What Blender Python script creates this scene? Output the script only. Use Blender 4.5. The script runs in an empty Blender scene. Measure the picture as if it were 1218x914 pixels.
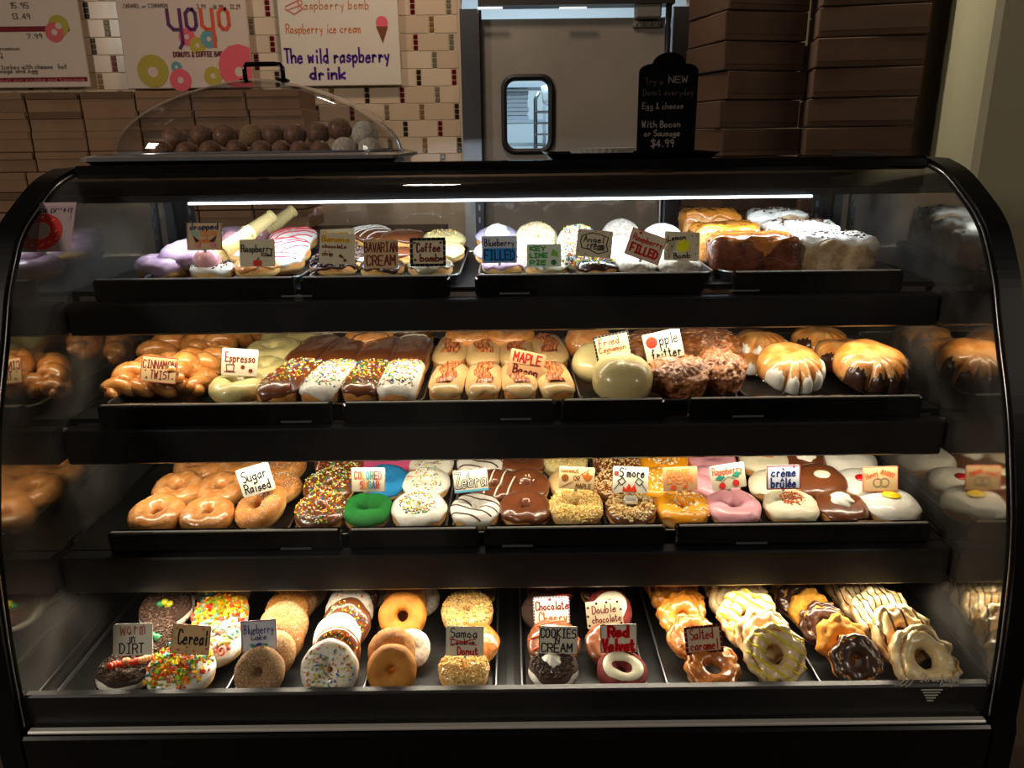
import bpy, math, random
from mathutils import Vector, Matrix, noise
from mathutils.bvhtree import BVHTree

PI = math.pi
C = bpy.context.scene.collection
SC = bpy.context.scene
R = math.radians

# ------------------------------------------------------------------ camera
EYE = 1.40
PITCH, ROLL, FPX = 17.26, -0.7, 940.0
CAMM = Matrix.Rotation(R(90-PITCH), 3, 'X') @ Matrix.Rotation(R(ROLL), 3, 'Z')
cd = bpy.data.cameras.new('camera'); cam = bpy.data.objects.new('camera', cd); C.objects.link(cam)
cam.matrix_world = Matrix.Translation((0, 0, EYE)) @ CAMM.to_4x4()
cd.sensor_fit = 'HORIZONTAL'; cd.sensor_width = 36; cd.lens = 36*FPX/1218; cd.clip_start = .05
SC.camera = cam

# ------------------------------------------------------------------ world, lamps, exposure
w = bpy.data.worlds.new('world'); SC.world = w; w.use_nodes = True
w.node_tree.nodes['Background'].inputs[0].default_value = (.55, .5, .45, 1)
w.node_tree.nodes['Background'].inputs[1].default_value = .012
SC.view_settings.view_transform = 'Standard'; SC.view_settings.look = 'None'
SC.view_settings.exposure = .12; SC.view_settings.gamma = 1; SC.view_settings.use_curve_mapping = False
WARM = (1.0, .86, .65); COOL = (.80, .90, 1.0)
def area(name, loc, aim, sx, sy, power, col, spread=180):
    l = bpy.data.lights.new(name, 'AREA'); l.shape = 'RECTANGLE'; l.size = sx; l.size_y = sy
    l.energy = power; l.color = col; l.spread = R(spread)
    o = bpy.data.objects.new(name, l); C.objects.link(o); o.location = loc
    o.rotation_euler = (Vector(aim)-Vector(loc)).to_track_quat('-Z', 'Y').to_euler()
    return o
CX, HW = -.014, .725                      # middle of the case, half its inner width
# drop below the eye and distance of each shelf front
SH = {1: dict(top=.2147, bot=.3057, D=1.299), 2: dict(top=.409, bot=.5056, D=1.225), 3: dict(top=.602, bot=.703, D=1.1535)}
area('canopy_lamp', (CX+.0, 1.405, EYE-.108), (CX, 1.49, EYE-.30), 1.2, .02, 3.8, COOL)
area('shelf_lamp', (CX, SH[1]['D']-.006, EYE-SH[1]['bot']-.003), (CX, SH[1]['D']+.10, EYE-.44), 1.36, .016, 2.5, WARM)
area('shelf_lamp', (CX, SH[2]['D']-.006, EYE-SH[2]['bot']-.003), (CX, SH[2]['D']+.10, EYE-.62), 1.36, .016, 2.5, WARM)
area('shelf_lamp', (CX, SH[3]['D']-.008, EYE-SH[3]['bot']-.003), (CX, SH[3]['D']-.10, EYE-.83), 1.36, .016, 4.5, WARM)
area('ceiling_lamp', (-.3, 2.5, 2.75), (-.2, 3.4, 1.5), .2, .2, 8.5, (1, .77, .60))
area('ceiling_lamp', (.45, 2.5, 2.7), (1.3, 2.2, 1.5), .15, .15, 3.2, (1, .93, .72), 80)
area('front_fill', (-2.9, -.4, 2.4), (0, 1.1, .9), .5, .5, 34, (1, .88, .74))  # added fill to lift the pastry fronts, stands for no fixture
area('front_fill', (2.4, -.5, 2.4), (0, 1.1, .9), .5, .5, 9, (1, .88, .74))  # second added fill, set aside so the glass does not mirror it
area('kitchen_lamp', (.2, 4.6, 2.7), (.2, 4.7, 1), 1.4, .9, 70, (.72, .88, 1))

# ------------------------------------------------------------------ aiming: pixel ray to a plane in the room
def ray(px, py):
    return CAMM @ Vector(((px-609)/FPX, -(py-457)/FPX, -1))
def onz(px, py, z):
    d = ray(px, py); return Vector((0, 0, EYE)) + d*((z-EYE)/d.z)
def ony(px, py, y):
    d = ray(px, py); return Vector((0, 0, EYE)) + d*(y/d.y)
def ppm(p):                                # pixels per metre at a point
    q = CAMM.transposed() @ (p-Vector((0, 0, EYE))); return FPX/(-q.z)

# ------------------------------------------------------------------ materials
def s(r, g, b):
    f = lambda c: (c/255/12.92) if c/255 <= .04045 else ((c/255+.055)/1.055)**2.4
    return (f(r), f(g), f(b), 1)
MC = {}
def mat(name, col, rough=.5, metal=0, coat=0, **k):
    stretch = k.pop('stretch', None); m = mat_(name, col, rough, metal, coat, **k)
    if stretch and 'stretch' not in m:
        m['stretch'] = 1; nt = m.node_tree; mp = nt.nodes.new('ShaderNodeMapping'); mp.inputs['Scale'].default_value = stretch
        for n in [n for n in nt.nodes if n.type == 'TEX_NOISE']:
            src = n.inputs['Vector'].links[0].from_socket; nt.links.new(src, mp.inputs['Vector']); nt.links.new(mp.outputs[0], n.inputs['Vector'])
    return m
def mat_(name, col, rough=.5, metal=0, coat=0, col2=None, nscale=20, nlo=.4, nhi=.62, bump=0, bscale=60, emit=None, spec=.5,
        zband=None, sss=0, crough=.08):
    if name in MC: return MC[name]
    m = bpy.data.materials.new(name); m.use_nodes = True; nt = m.node_tree; N = nt.nodes; L = nt.links
    b = N['Principled BSDF']; b.inputs['Base Color'].default_value = col
    b.inputs['Roughness'].default_value = rough; b.inputs['Metallic'].default_value = metal
    b.inputs['Specular IOR Level'].default_value = spec
    b.inputs['Coat Weight'].default_value = coat; b.inputs['Coat Roughness'].default_value = crough
    if sss:
        b.inputs['Subsurface Weight'].default_value = sss; b.inputs['Subsurface Scale'].default_value = .004
    tc = None
    def coord():
        nonlocal tc
        if tc is None: tc = N.new('ShaderNodeTexCoord')
        return tc
    src = None
    if col2:
        n = N.new('ShaderNodeTexNoise'); n.inputs['Scale'].default_value = nscale; n.inputs['Detail'].default_value = 4
        L.new(coord().outputs['Object'], n.inputs['Vector'])
        r = N.new('ShaderNodeValToRGB'); r.color_ramp.elements[0].position = nlo; r.color_ramp.elements[1].position = nhi
        r.color_ramp.elements[0].color = col; r.color_ramp.elements[1].color = col2
        L.new(n.outputs['Fac'], r.inputs['Fac']); src = r.outputs['Color']
    if zband:                              # pale proofing line round the waist of fried dough: (z centre, half width, colour)
        sp = N.new('ShaderNodeSeparateXYZ'); L.new(coord().outputs['Object'], sp.inputs[0])
        n2 = N.new('ShaderNodeTexNoise'); n2.inputs['Scale'].default_value = 35; L.new(tc.outputs['Object'], n2.inputs['Vector'])
        a = N.new('ShaderNodeMath'); a.operation = 'MULTIPLY_ADD'; a.inputs[1].default_value = .012; L.new(n2.outputs['Fac'], a.inputs[0]); L.new(sp.outputs['Z'], a.inputs[2])
        q = N.new('ShaderNodeMath'); q.operation = 'SUBTRACT'; q.inputs[1].default_value = zband[0]+.006; L.new(a.outputs[0], q.inputs[0])
        ab = N.new('ShaderNodeMath'); ab.operation = 'ABSOLUTE'; L.new(q.outputs[0], ab.inputs[0])
        mr = N.new('ShaderNodeMapRange'); mr.inputs['From Min'].default_value = zband[1]*.4; mr.inputs['From Max'].default_value = zband[1]*1.4
        mr.inputs['To Min'].default_value = .8; mr.inputs['To Max'].default_value = 0; L.new(ab.outputs[0], mr.inputs['Value'])
        mx = N.new('ShaderNodeMix'); mx.data_type = 'RGBA'; L.new(mr.outputs[0], mx.inputs['Factor'])
        if src: L.new(src, mx.inputs[6])
        else: mx.inputs[6].default_value = col
        mx.inputs[7].default_value = zband[2]; src = mx.outputs[2]
    if src: L.new(src, b.inputs['Base Color'])
    if bump:
        n = N.new('ShaderNodeTexNoise'); n.inputs['Scale'].default_value = bscale; n.inputs['Detail'].default_value = 5
        L.new(coord().outputs['Object'], n.inputs['Vector'])
        bp = N.new('ShaderNodeBump'); bp.inputs['Strength'].default_value = min(1, bump); bp.inputs['Distance'].default_value = .002
        L.new(n.outputs['Fac'], bp.inputs['Height']); L.new(bp.outputs[0], b.inputs['Normal'])
    if emit:
        b.inputs['Emission Color'].default_value = emit[0]; b.inputs['Emission Strength'].default_value = emit[1]
    MC[name] = m; return m
def glass(name, tint=(1, 1, 1, 1), ior=1.45, dirt=0.0, dscale=6, boost=1.0):
    if name in MC: return MC[name]
    m = bpy.data.materials.new(name); m.use_nodes = True; nt = m.node_tree; N = nt.nodes; L = nt.links
    N.remove(N['Principled BSDF']); out = N['Material Output']
    t = N.new('ShaderNodeBsdfTransparent'); t.inputs[0].default_value = tint
    g = N.new('ShaderNodeBsdfGlossy'); g.inputs['Roughness'].default_value = .03
    fr = N.new('ShaderNodeFresnel'); fr.inputs[0].default_value = ior
    ge = N.new('ShaderNodeNewGeometry'); mi_ = N.new('ShaderNodeMapRange'); mi_.inputs['To Min'].default_value = ior; mi_.inputs['To Max'].default_value = 1/ior
    L.new(ge.outputs['Backfacing'], mi_.inputs['Value']); L.new(mi_.outputs[0], fr.inputs[0])
    mu = N.new('ShaderNodeMath'); mu.operation = 'MULTIPLY'; mu.inputs[1].default_value = boost; mu.use_clamp = True; L.new(fr.outputs[0], mu.inputs[0])
    mx = N.new('ShaderNodeMixShader'); L.new(mu.outputs[0], mx.inputs[0]); L.new(t.outputs[0], mx.inputs[1]); L.new(g.outputs[0], mx.inputs[2])
    last = mx.outputs[0]
    if dirt:
        d = N.new('ShaderNodeBsdfDiffuse'); d.inputs[0].default_value = (.8, .8, .8, 1)
        tc = N.new('ShaderNodeTexCoord'); n = N.new('ShaderNodeTexNoise'); n.inputs['Scale'].default_value = dscale; n.inputs['Detail'].default_value = 6
        L.new(tc.outputs['Object'], n.inputs['Vector'])
        mr = N.new('ShaderNodeMapRange'); mr.inputs['From Min'].default_value = .45; mr.inputs['From Max'].default_value = .8; mr.inputs['To Max'].default_value = dirt
        L.new(n.outputs['Fac'], mr.inputs['Value'])
        m2 = N.new('ShaderNodeMixShader'); L.new(mr.outputs[0], m2.inputs[0]); L.new(last, m2.inputs[1]); L.new(d.outputs[0], m2.inputs[2]); last = m2.outputs[0]
    L.new(last, out.inputs['Surface']); MC[name] = m; return m

# ------------------------------------------------------------------ object helpers
def thing(name, label, cat, loc=(0, 0, 0), rot=None, group=None):
    o = bpy.data.objects.new(name, None); C.objects.link(o); o.empty_display_size = .02
    if rot is not None: o.matrix_world = Matrix.Translation(loc) @ rot.to_4x4()
    else: o.location = loc
    o['label'] = label; o['category'] = cat
    if group: o['group'] = group
    return o
class MB:                                   # a mesh under construction
    def __init__(self): self.v = []; self.f = []; self.mi = []; self.m = 0
    def add(self, vs, fs):
        n = len(self.v); self.v += [tuple(p) for p in vs]; self.f += [tuple(n+i for i in q) for q in fs]; self.mi += [self.m]*len(fs); return self
    def box(self, c, d, rot=None, bev=0):
        x, y, z = d[0]/2, d[1]/2, d[2]/2; c = Vector(c)
        if bev:
            vs = []; b = min(bev, x*.9, y*.9, z*.9)
            for sx in (-1, 1):
                for sy in (-1, 1):
                    for sz in (-1, 1):
                        vs += [Vector((sx*x, sy*(y-b), sz*(z-b))), Vector((sx*(x-b), sy*y, sz*(z-b))), Vector((sx*(x-b), sy*(y-b), sz*z))]
            I = lambda sx, sy, sz, k: ((sx > 0)*4+(sy > 0)*2+(sz > 0))*3+k
            fs = []
            for q in (-1, 1):
                fs.append([I(q, a, b2, 0) for a, b2 in ((-1, -1), (1, -1), (1, 1), (-1, 1))][::q])
                fs.append([I(a, q, b2, 1) for a, b2 in ((-1, -1), (-1, 1), (1, 1), (1, -1))][::q])
                fs.append([I(a, b2, q, 2) for a, b2 in ((-1, -1), (1, -1), (1, 1), (-1, 1))][::q])
                for r in (-1, 1):
                    fs.append([I(q, r, -1, 0), I(q, r, 1, 0), I(q, r, 1, 1), I(q, r, -1, 1)][::-q*r])
                    fs.append([I(q, -1, r, 0), I(q, 1, r, 0), I(q, 1, r, 2), I(q, -1, r, 2)][::q*r])
                    fs.append([I(-1, q, r, 1), I(1, q, r, 1), I(1, q, r, 2), I(-1, q, r, 2)][::-q*r])
                    for t in (-1, 1): fs.append([I(q, r, t, 0), I(q, r, t, 1), I(q, r, t, 2)][::q*r*t])
        else:
            vs = [Vector((sx*x, sy*y, sz*z)) for sx in (-1, 1) for sy in (-1, 1) for sz in (-1, 1)]
            fs = [(0, 1, 3, 2), (4, 6, 7, 5), (0, 4, 5, 1), (2, 3, 7, 6), (0, 2, 6, 4), (1, 5, 7, 3)]
        if rot is not None: vs = [rot @ p for p in vs]
        return self.add([p+c for p in vs], fs)
    def tube(self, pts, rad, n=8, cap=True, closed=False):
        pts = [Vector(p) for p in pts]; k = len(pts); rr = rad if isinstance(rad, (list, tuple)) else [rad]*k
        vs = []; fs = []; up = None
        for i, p in enumerate(pts):
            a = pts[(i-1) % k] if (closed or i > 0) else p; b = pts[(i+1) % k] if (closed or i < k-1) else p
            t = (b-a).normalized()
            if up is None: up = Vector((0, 0, 1)) if abs(t.z) < .9 else Vector((1, 0, 0))
            x = t.cross(up)
            if x.length < 1e-6: x = t.cross(Vector((0, 1, 0)))
            x.normalize(); y = x.cross(t).normalized(); up = y
            for j in range(n):
                an = 2*PI*j/n; vs.append(p + x*(math.cos(an)*rr[i]) + y*(math.sin(an)*rr[i]))
        for i in range(k if closed else k-1):
            for j in range(n):
                a = i*n+j; b = i*n+(j+1) % n; c2 = ((i+1) % k)*n+(j+1) % n; d = ((i+1) % k)*n+j; fs.append((a, b, c2, d))
        if cap and not closed: fs.append(tuple(range(n))[::-1]); fs.append(tuple((k-1)*n+j for j in range(n)))
        return self.add(vs, fs)
    def prism(self, poly, axis, a, b):      # 2D outline extruded along an axis from a to b
        def P(u, v, t): return {'x': (t, u, v), 'y': (u, t, v), 'z': (u, v, t)}[axis]
        n = len(poly); vs = [P(u, v, a) for u, v in poly]+[P(u, v, b) for u, v in poly]
        return self.add(vs, [tuple(range(n))[::-1], tuple(range(n, 2*n))]+[(i, (i+1) % n, n+(i+1) % n, n+i) for i in range(n)])
    def loops(self, Ls, cap0=False, cap1=False):
        n = len(Ls[0]); vs = [p for l in Ls for p in l]
        fs = [(i*n+j, i*n+(j+1) % n, (i+1)*n+(j+1) % n, (i+1)*n+j) for i in range(len(Ls)-1) for j in range(n)]
        if cap0: fs.append(tuple(range(n))[::-1])
        if cap1: fs.append(tuple((len(Ls)-1)*n+j for j in range(n)))
        return self.add(vs, fs)
    def sphere(self, c, r, nu=12, nv=8, sc=(1, 1, 1)):
        c = Vector(c); vs = [c+Vector((0, 0, -r*sc[2]))]; fs = []
        for i in range(1, nv):
            t = PI*i/nv-PI/2
            for j in range(nu):
                a = 2*PI*j/nu; vs.append(c+Vector((r*sc[0]*math.cos(t)*math.cos(a), r*sc[1]*math.cos(t)*math.sin(a), r*sc[2]*math.sin(t))))
        vs.append(c+Vector((0, 0, r*sc[2]))); e = len(vs)-1
        for j in range(nu):
            fs.append((0, 1+(j+1) % nu, 1+j)); fs.append((e, 1+(nv-2)*nu+j, 1+(nv-2)*nu+(j+1) % nu))
            for i in range(nv-2): fs.append((1+i*nu+j, 1+i*nu+(j+1) % nu, 1+(i+1)*nu+(j+1) % nu, 1+(i+1)*nu+j))
        return self.add(vs, fs)
    def build(self, name, m, parent=None, smooth=False, label=None, kind=None):
        me = bpy.data.meshes.new(name); me.from_pydata(self.v, [], self.f)
        ms = m if isinstance(m, (list, tuple)) else [m]
        for x in ms: me.materials.append(x)
        if len(ms) > 1: me.polygons.foreach_set('material_index', self.mi)
        if smooth: me.polygons.foreach_set('use_smooth', [True]*len(me.polygons))
        o = bpy.data.objects.new(name, me); C.objects.link(o)
        if parent is not None: o.parent = parent
        if label: o['label'] = label
        if kind: o['kind'] = kind
        return o
def struct(name, mb, m, parent=None):
    o = mb.build(name, m, parent)
    if parent is None: o['kind'] = 'structure'
    return o
def rrect(x0, y0, x1, y1, r, n=5):
    out = []
    for cx, cy, a0 in ((x1-r, y1-r, 0), (x0+r, y1-r, 90), (x0+r, y0+r, 180), (x1-r, y0+r, 270)):
        for i in range(n+1):
            a = R(a0+90*i/n); out.append((cx+r*math.cos(a), cy+r*math.sin(a)))
    return out

# ------------------------------------------------------------------ hand lettering: stroke font, two hex digits (x, y) a point, baseline y = 3
G = {'A':'03 3D 63,17 57','B':'03 0D 3D 5B 4958 08,08 48 66 54 33 03','C':'6B 4D 1D 0A 06 13 43 65','D':'03 0D 3D 6A 66 33 03','E':'6D 0D 03 63,08 58','F':'6D 0D 03,08 48',
'G':'6B 4D 1D 0A 06 13 43 65 68 48','H':'0D 03,6D 63,08 68','I':'1D 5D,3D 33,13 53','J':'5D 55 33 13 05','K':'0D 03,6D 08 63','L':'0D 03 53','M':'03 0D 37 6D 63','N':'03 0D 63 6D',
'O':'3D 1C 0A 06 14 33 54 66 6A 5C 3D','P':'03 0D 4D 6B 69 47 07','Q':'3D 0B 05 33 65 6B 3D,36 72','R':'03 0D 4D 6B 69 48 08,38 63','S':'6C 3D 0B 09 58 65 33 04','T':'0D 6D,3D 33',
'U':'0D 05 33 65 6D','V':'0D 33 6D','W':'0D 13 3A 53 6D','X':'0D 63,6D 03','Y':'0D 38 6D,38 33','Z':'0D 6D 03 63',
'a':'57 38 17 05 13 34 55,58 53','b':'0D 03 43 55 57 38 06','c':'57 38 17 05 14 33 54','d':'57 38 17 05 14 33 55,5D 53','e':'06 56 48 28 06 04 23 54','f':'5C 3D 2B 23,08 48',
'g':'57 28 06 14 34 55,58 51 30 01','h':'0D 03,06 38 57 53','i':'28 23,2B 2C','j':'38 31 10,3B 3C','k':'0D 03,58 05 53','l':'2D 23','m':'08 03,07 28 37 33,37 58 67 63','n':'08 03,06 38 57 53',
'o':'38 17 05 14 33 54 56 38','p':'08 00,06 38 57 55 33 04','q':'57 28 06 14 34 55,58 50','r':'18 13,16 38 57','s':'57 38 17 16 55 44 23 04','t':'2C 24 33 54,09 49','u':'08 04 23 54,58 53',
'v':'08 23 58','w':'08 13 37 53 68','x':'08 53,58 03','y':'08 25,58 20','z':'08 58 03 53','0':'3D 0A 06 33 66 6A 3D','1':'1B 3D 33','2':'0B 3D 6B 03 63','3':'0D 5D 38 66 33 04',
'4':'4D 06 66,43 4D','5':'6D 0D 08 48 66 43 04','6':'5D 07 04 33 65 48 07','7':'0D 6D 23','8':'38 0B 3D 6B 38 05 33 65 38','9':'59 28 0B 3D 5B 59 43','$':'6B 3D 0B 58 65 33 04,3F 31','&':'65 33 04 4B 3D 1B 63',
'.':'23 24','+':'18 58,3A 36',"'":'2D 2B','!':'2D 26,23 24','-':'18 58','è':'06 56 48 28 06 04 23 54,2C 4A','û':'08 04 23 54,58 53,1A 3C 5A','é':'06 56 48 28 06 04 23 54,2A 4C','/':'03 6D',' ':''}
def strokes(txt):
    out = []; x = 0
    for ch in txt:
        for st in G.get(ch, '').split(','):
            pts = []
            for tk in st.split():
                for k in range(0, len(tk), 2): pts.append((x+int(tk[k], 16), int(tk[k+1], 16)))
            if len(pts) > 1: out.append(pts)
        x += 5 if ch in "il.' !j1" else (9 if ch in 'mMwWOQ' else 8)
    return out, max(x-2, 1)
def ribbon(mb, pts, wd, z):
    for a, b in zip(pts, pts[1:]):
        a = Vector(a); b = Vector(b); d = b-a
        if d.length < 1e-7: continue
        d.normalize(); n = Vector((-d.y, d.x))*wd/2; e = d*wd*.35; z += 2e-7
        q = [a-e-n, b+e-n, b+e+n, a-e+n]; mb.add([(p.x, p.y, z) for p in q], [(0, 1, 2, 3)])
def write_on(root, W, items, z0, tname='lettering', dname='drawing', split=False):
    if split:
        for i, it in enumerate(items): write_on(root, W, [it], z0+.00006*i)
        return
    """flat print on a board: x right, y up from its middle, lengths in board widths"""
    T = MB(); Dm = MB(); mats = []; dm = []
    def mi(lst, col):
        m = mat('ink_%02x%02x%02x' % col, s(*col), rough=.6, spec=.2)
        if m not in lst: lst.append(m)
        return lst.index(m)
    z = z0
    for it in items:
        z += .00006; k = it[0]
        if k == 't':
            _, txt, col, cx, cy, wid, hgt, sw = it[:8]; rot = it[8] if len(it) > 8 else 0
            T.m = mi(mats, col); st, tw = strokes(txt); has_cap = any(c.isupper() or c in "bdfhklt0123456789$èûé" for c in txt)
            y0, y1 = 3, (13 if has_cap else 8)
            rnd = random.Random(txt)
            for pl in st:
                q = []; jx = rnd.uniform(-.3, .3); jy = rnd.uniform(-.4, .4)
                for (x, y) in pl:
                    u = ((x+jx)/tw-.5)*wid; v = ((y+jy-y0)/(y1-y0)-.5)*hgt
                    u, v = u*math.cos(R(rot))-v*math.sin(R(rot)), u*math.sin(R(rot))+v*math.cos(R(rot))
                    q.append(((cx+u)*W, (cy+v)*W))
                ribbon(T, q, sw*W*.8, z)
        elif k == 'd':
            _, x, y, r, col = it; Dm.m = mi(dm, col); n = 20
            Dm.add([((x+r*math.cos(2*PI*i/n))*W, (y+r*math.sin(2*PI*i/n))*W, z) for i in range(n)], [tuple(range(n))])
        elif k == 'r':
            _, x0, y0, x1, y1, col = it; Dm.m = mi(dm, col)
            Dm.add([(x0*W, y0*W, z), (x1*W, y0*W, z), (x1*W, y1*W, z), (x0*W, y1*W, z)], [(0, 1, 2, 3)])
        elif k == 'p':
            _, pl, col = it; Dm.m = mi(dm, col); Dm.add([(x*W, y*W, z) for x, y in pl], [tuple(range(len(pl)))])
        elif k == 'l':
            _, pl, col, th = it; Dm.m = mi(dm, col); ribbon(Dm, [(x*W, y*W) for x, y in pl], th*W, z)
        elif k == 'b':
            _, style, col, th, hh = it; Dm.m = mi(dm, col); a = .5-th*.6; b = hh/2-th*.6
            per = [(-a, -b), (a, -b), (a, b), (-a, b), (-a, -b)]
            if style == 'line': ribbon(Dm, [(x*W, y*W) for x, y in per], th*W, z)
            else:
                for p, q in zip(per, per[1:]):
                    L = math.hypot(q[0]-p[0], q[1]-p[1]); n = max(3, int(L/(th*2.6)))
                    for i in range(n):
                        t0 = i/n; t1 = (i+.5)/n; f = lambda t: ((p[0]+(q[0]-p[0])*t)*W, (p[1]+(q[1]-p[1])*t)*W)
                        ribbon(Dm, [f(t0), f(t1)], th*W*(1.6 if style == 'tick' else 1), z)
    if T.f: T.build(tname, mats, root)
    if Dm.f: Dm.build(dname, dm, root)
# ------------------------------------------------------------------ shared materials
BLACK = mat('black_metal', s(14, 14, 15), rough=.42, spec=.4, bump=.15, bscale=200)
BLACKGLOSS = mat('black_gloss', s(8, 8, 10), rough=.12, spec=.5)
FACE = mat('black_face', s(24, 24, 27), rough=.38, spec=.5, bump=.1, bscale=150)
PANM = mat('pan_steel', s(62, 62, 62), rough=.42, metal=.75, bump=.15, bscale=150, col2=s(40, 40, 41), nscale=12)
RIMM = mat('pan_rim_steel', s(150, 152, 155), rough=.28, metal=.9)
STEEL = mat('brushed_steel', s(150, 152, 158), rough=.3, metal=1, bump=.1, bscale=80)
TRIMM = mat('trim_steel', s(190, 190, 190), rough=.3, metal=.9)
LED = mat('led_tube', (1, 1, 1, 1), emit=((.86, .94, 1, 1), 5))

# ------------------------------------------------------------------ the room behind and around the case
BW = 3.4
top_of = lambda px, py, y=BW: ony(px, py, y)
dl = ony(571, 100, BW).x; dr = ony(796, 100, BW).x; dt = ony(680, 11, BW).z
WALLM = mat('wall_paint', s(186, 168, 144), rough=.75, bump=.1)
x0w, x1w = -3.2, 2.6
struct('wall_back', MB().box(((x0w+dl-.07)/2, BW+.06, 1.4), (dl-.07-x0w, .1, 2.8)), WALLM)
struct('wall_back_right', MB().box(((dr+.07+x1w)/2, BW+.06, 1.4), (x1w-dr-.07, .1, 2.8)), WALLM)
struct('trim_1', MB().box(((dl+dr)/2, BW+.06, (dt+.06+2.8)/2), (dr-dl+.14, .1, 2.8-dt-.06)), WALLM)
struct('floor', MB().box((-.3, 1.5, -.05), (5.8, 11.4, .1)), mat('floor_tile', s(84, 70, 58), rough=.35, col2=s(70, 58, 50)))
struct('ceiling', MB().box((-.3, 1.5, 2.85), (5.8, 11.4, .1)), mat('ceiling_paint', s(120, 112, 102), rough=.8))
struct('wall_left', MB().box((x0w-.05, 1.5, 1.4), (.1, 11.4, 2.8)), WALLM)
struct('wall_right', MB().box((x1w+.05, 1.5, 1.4), (.1, 11.4, 2.8)), WALLM)
struct('wall_front', MB().box((-.3, -4.2, 1.4), (5.8, .1, 2.8)), mat('dark_paint', s(60, 52, 46), rough=.8))
KW = mat('kitchen_paint', s(196, 206, 212), rough=.6)
struct('wall_kitchen', MB().box((-.3, 6.2, 1.4), (5.8, .1, 2.8)), KW)

# subway tiles and mosaic insets
TL = [mat('cream_tile', s(206, 184, 156), rough=.22), mat('warm_tile', s(198, 175, 147), rough=.22), mat('pale_tile', s(212, 192, 166), rough=.18)]
ACC = [mat('red_mosaic', s(96, 14, 18), rough=.1), mat('dark_mosaic', s(44, 36, 30), rough=.1), mat('amber_mosaic', s(128, 96, 52), rough=.1), mat('grey_mosaic', s(112, 108, 88), rough=.1)]
wb = bpy.data.objects['wall_back']; wbr = bpy.data.objects['wall_back_right']
P0 = ony(490, 7, BW-.004); k = 1/ppm(P0); LP, RH = 43.3*k, 19.9*k
tile_me = {}
def tile_mesh(wd, q):
    key = (round(wd, 3), q)
    if key not in tile_me:
        o = MB().box((0, 0, 0), (wd, .008, RH-.002), bev=.0012).build('tile', TL[q], None); tile_me[key] = o.data; bpy.data.objects.remove(o)
    return tile_me[key]
rnd = random.Random(4)
acc = MB(); hashi = lambda r, c: (c*3+r*2+(r//3)) % 4
for r in range(-1, 11):
    z = P0.z-r*RH; off = (22*k if r % 2 else 0)+(r//2)*2.0*k
    for side, lo, hi, root in (('l', ony(60, 100, BW).x if r > 5 else ony(-10, 100, BW).x, dl-.085, wb), ('r', dr+.085, dr+.26, wbr)):
        c = math.floor((lo-P0.x-off)/LP)
        while P0.x+off+c*LP < hi:
            xa = P0.x+off+c*LP; a = xa+.0115; b = xa+LP-.0115
            a2, b2 = max(a, lo), min(b, hi)
            if b2-a2 > .02:
                t = bpy.data.objects.new('tile', tile_mesh(b2-a2, rnd.randrange(3))); C.objects.link(t); t.parent = root; t.location = ((a2+b2)/2, BW+.0115, z)
            if lo < xa < hi and side == 'l' or (side == 'r' and lo < xa < hi):
                acc.m = hashi(r, c)
                for q in (-1, 0, 1): acc.box((xa, BW+.0105, z+q*.0205), (.0175, .008, .0175), bev=.002)
            c += 1
acc.build('mosaic_inset', ACC, wb, kind='stuff')

# door and its steel frame, window with a rubber gasket
DOORM = mat('door_laminate', s(150, 143, 132), rough=.45, col2=s(140, 133, 122), nscale=3)
def plate(name, outer, inner, y0, y1, m, parent, n=5):
    mb = MB(); k = len(inner); Lo = outer
    L3 = lambda pl, y: [(x, y, z) for x, z in pl]
    mb.loops([L3(Lo, y0), L3(inner, y0), L3(inner, y1), L3(Lo, y1), L3(Lo, y0)])
    return mb.build(name, m, parent)
w0 = ony(602, 95, BW); w1 = ony(653, 177, BW)
wi = rrect(w0.x, w1.z, w1.x, w0.z, .035, 5)
cxw, czw = (w0.x+w1.x)/2, (w0.z+w1.z)/2
def to_rect(pl, xa, za, xb, zb):
    out = []
    n = len(pl)//4
    for i, (x, z) in enumerate(pl):
        q = i//n; t = (i % n)/(n-1)
        xa_, za_, xb_, zb_ = xa, za, xb, zb
        if q == 0: p = (xb_, czw+(zb_-czw)*min(1, 2*t)) if t < .5 else (xb_-(xb_-cxw)*(2*t-1), zb_)
        elif q == 1: p = (cxw-(cxw-xa_)*min(1, 2*t), zb_) if t < .5 else (xa_, zb_-(zb_-czw)*(2*t-1))
        elif q == 2: p = (xa_, czw-(czw-za_)*min(1, 2*t)) if t < .5 else (xa_+(cxw-xa_)*(2*t-1), za_)
        else: p = (cxw+(xb_-cxw)*min(1, 2*t), za_) if t < .5 else (xb_, za_+(czw-za_)*(2*t-1))
        out.append(p)
    return out
door = bpy.data.objects.new('door_1', None); C.objects.link(door); door['kind'] = 'structure'
wi6 = rrect(w0.x, w1.z, w1.x, w0.z, .035, 8)
plate('door_panel', to_rect(wi6, dl+.01, .05, dr-.02, dt-.03), wi6, BW+.02, BW+.06, DOORM, door)
gk = MB(); go = rrect(w0.x-.022, w1.z-.022, w1.x+.022, w0.z+.022, .055, 5); gi = rrect(w0.x+.002, w1.z+.002, w1.x-.002, w0.z-.002, .035, 5)
L3 = lambda pl, y: [(x, y, z) for x, z in pl]
gk.loops([L3(go, BW+.02), L3(go, BW+.006), L3(rrect(w0.x-.01, w1.z-.01, w1.x+.01, w0.z+.01, .045, 5), BW), L3(gi, BW+.006), L3(gi, BW+.05)])
gk.build('window_gasket', mat('rubber', s(12, 12, 13), rough=.5), door)
MB().box((cxw, BW+.04, czw), (w1.x-w0.x, .004, w0.z-w1.z)).build('window_pane', glass('door_glass', (.9, .95, .96, 1)), door)
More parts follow.
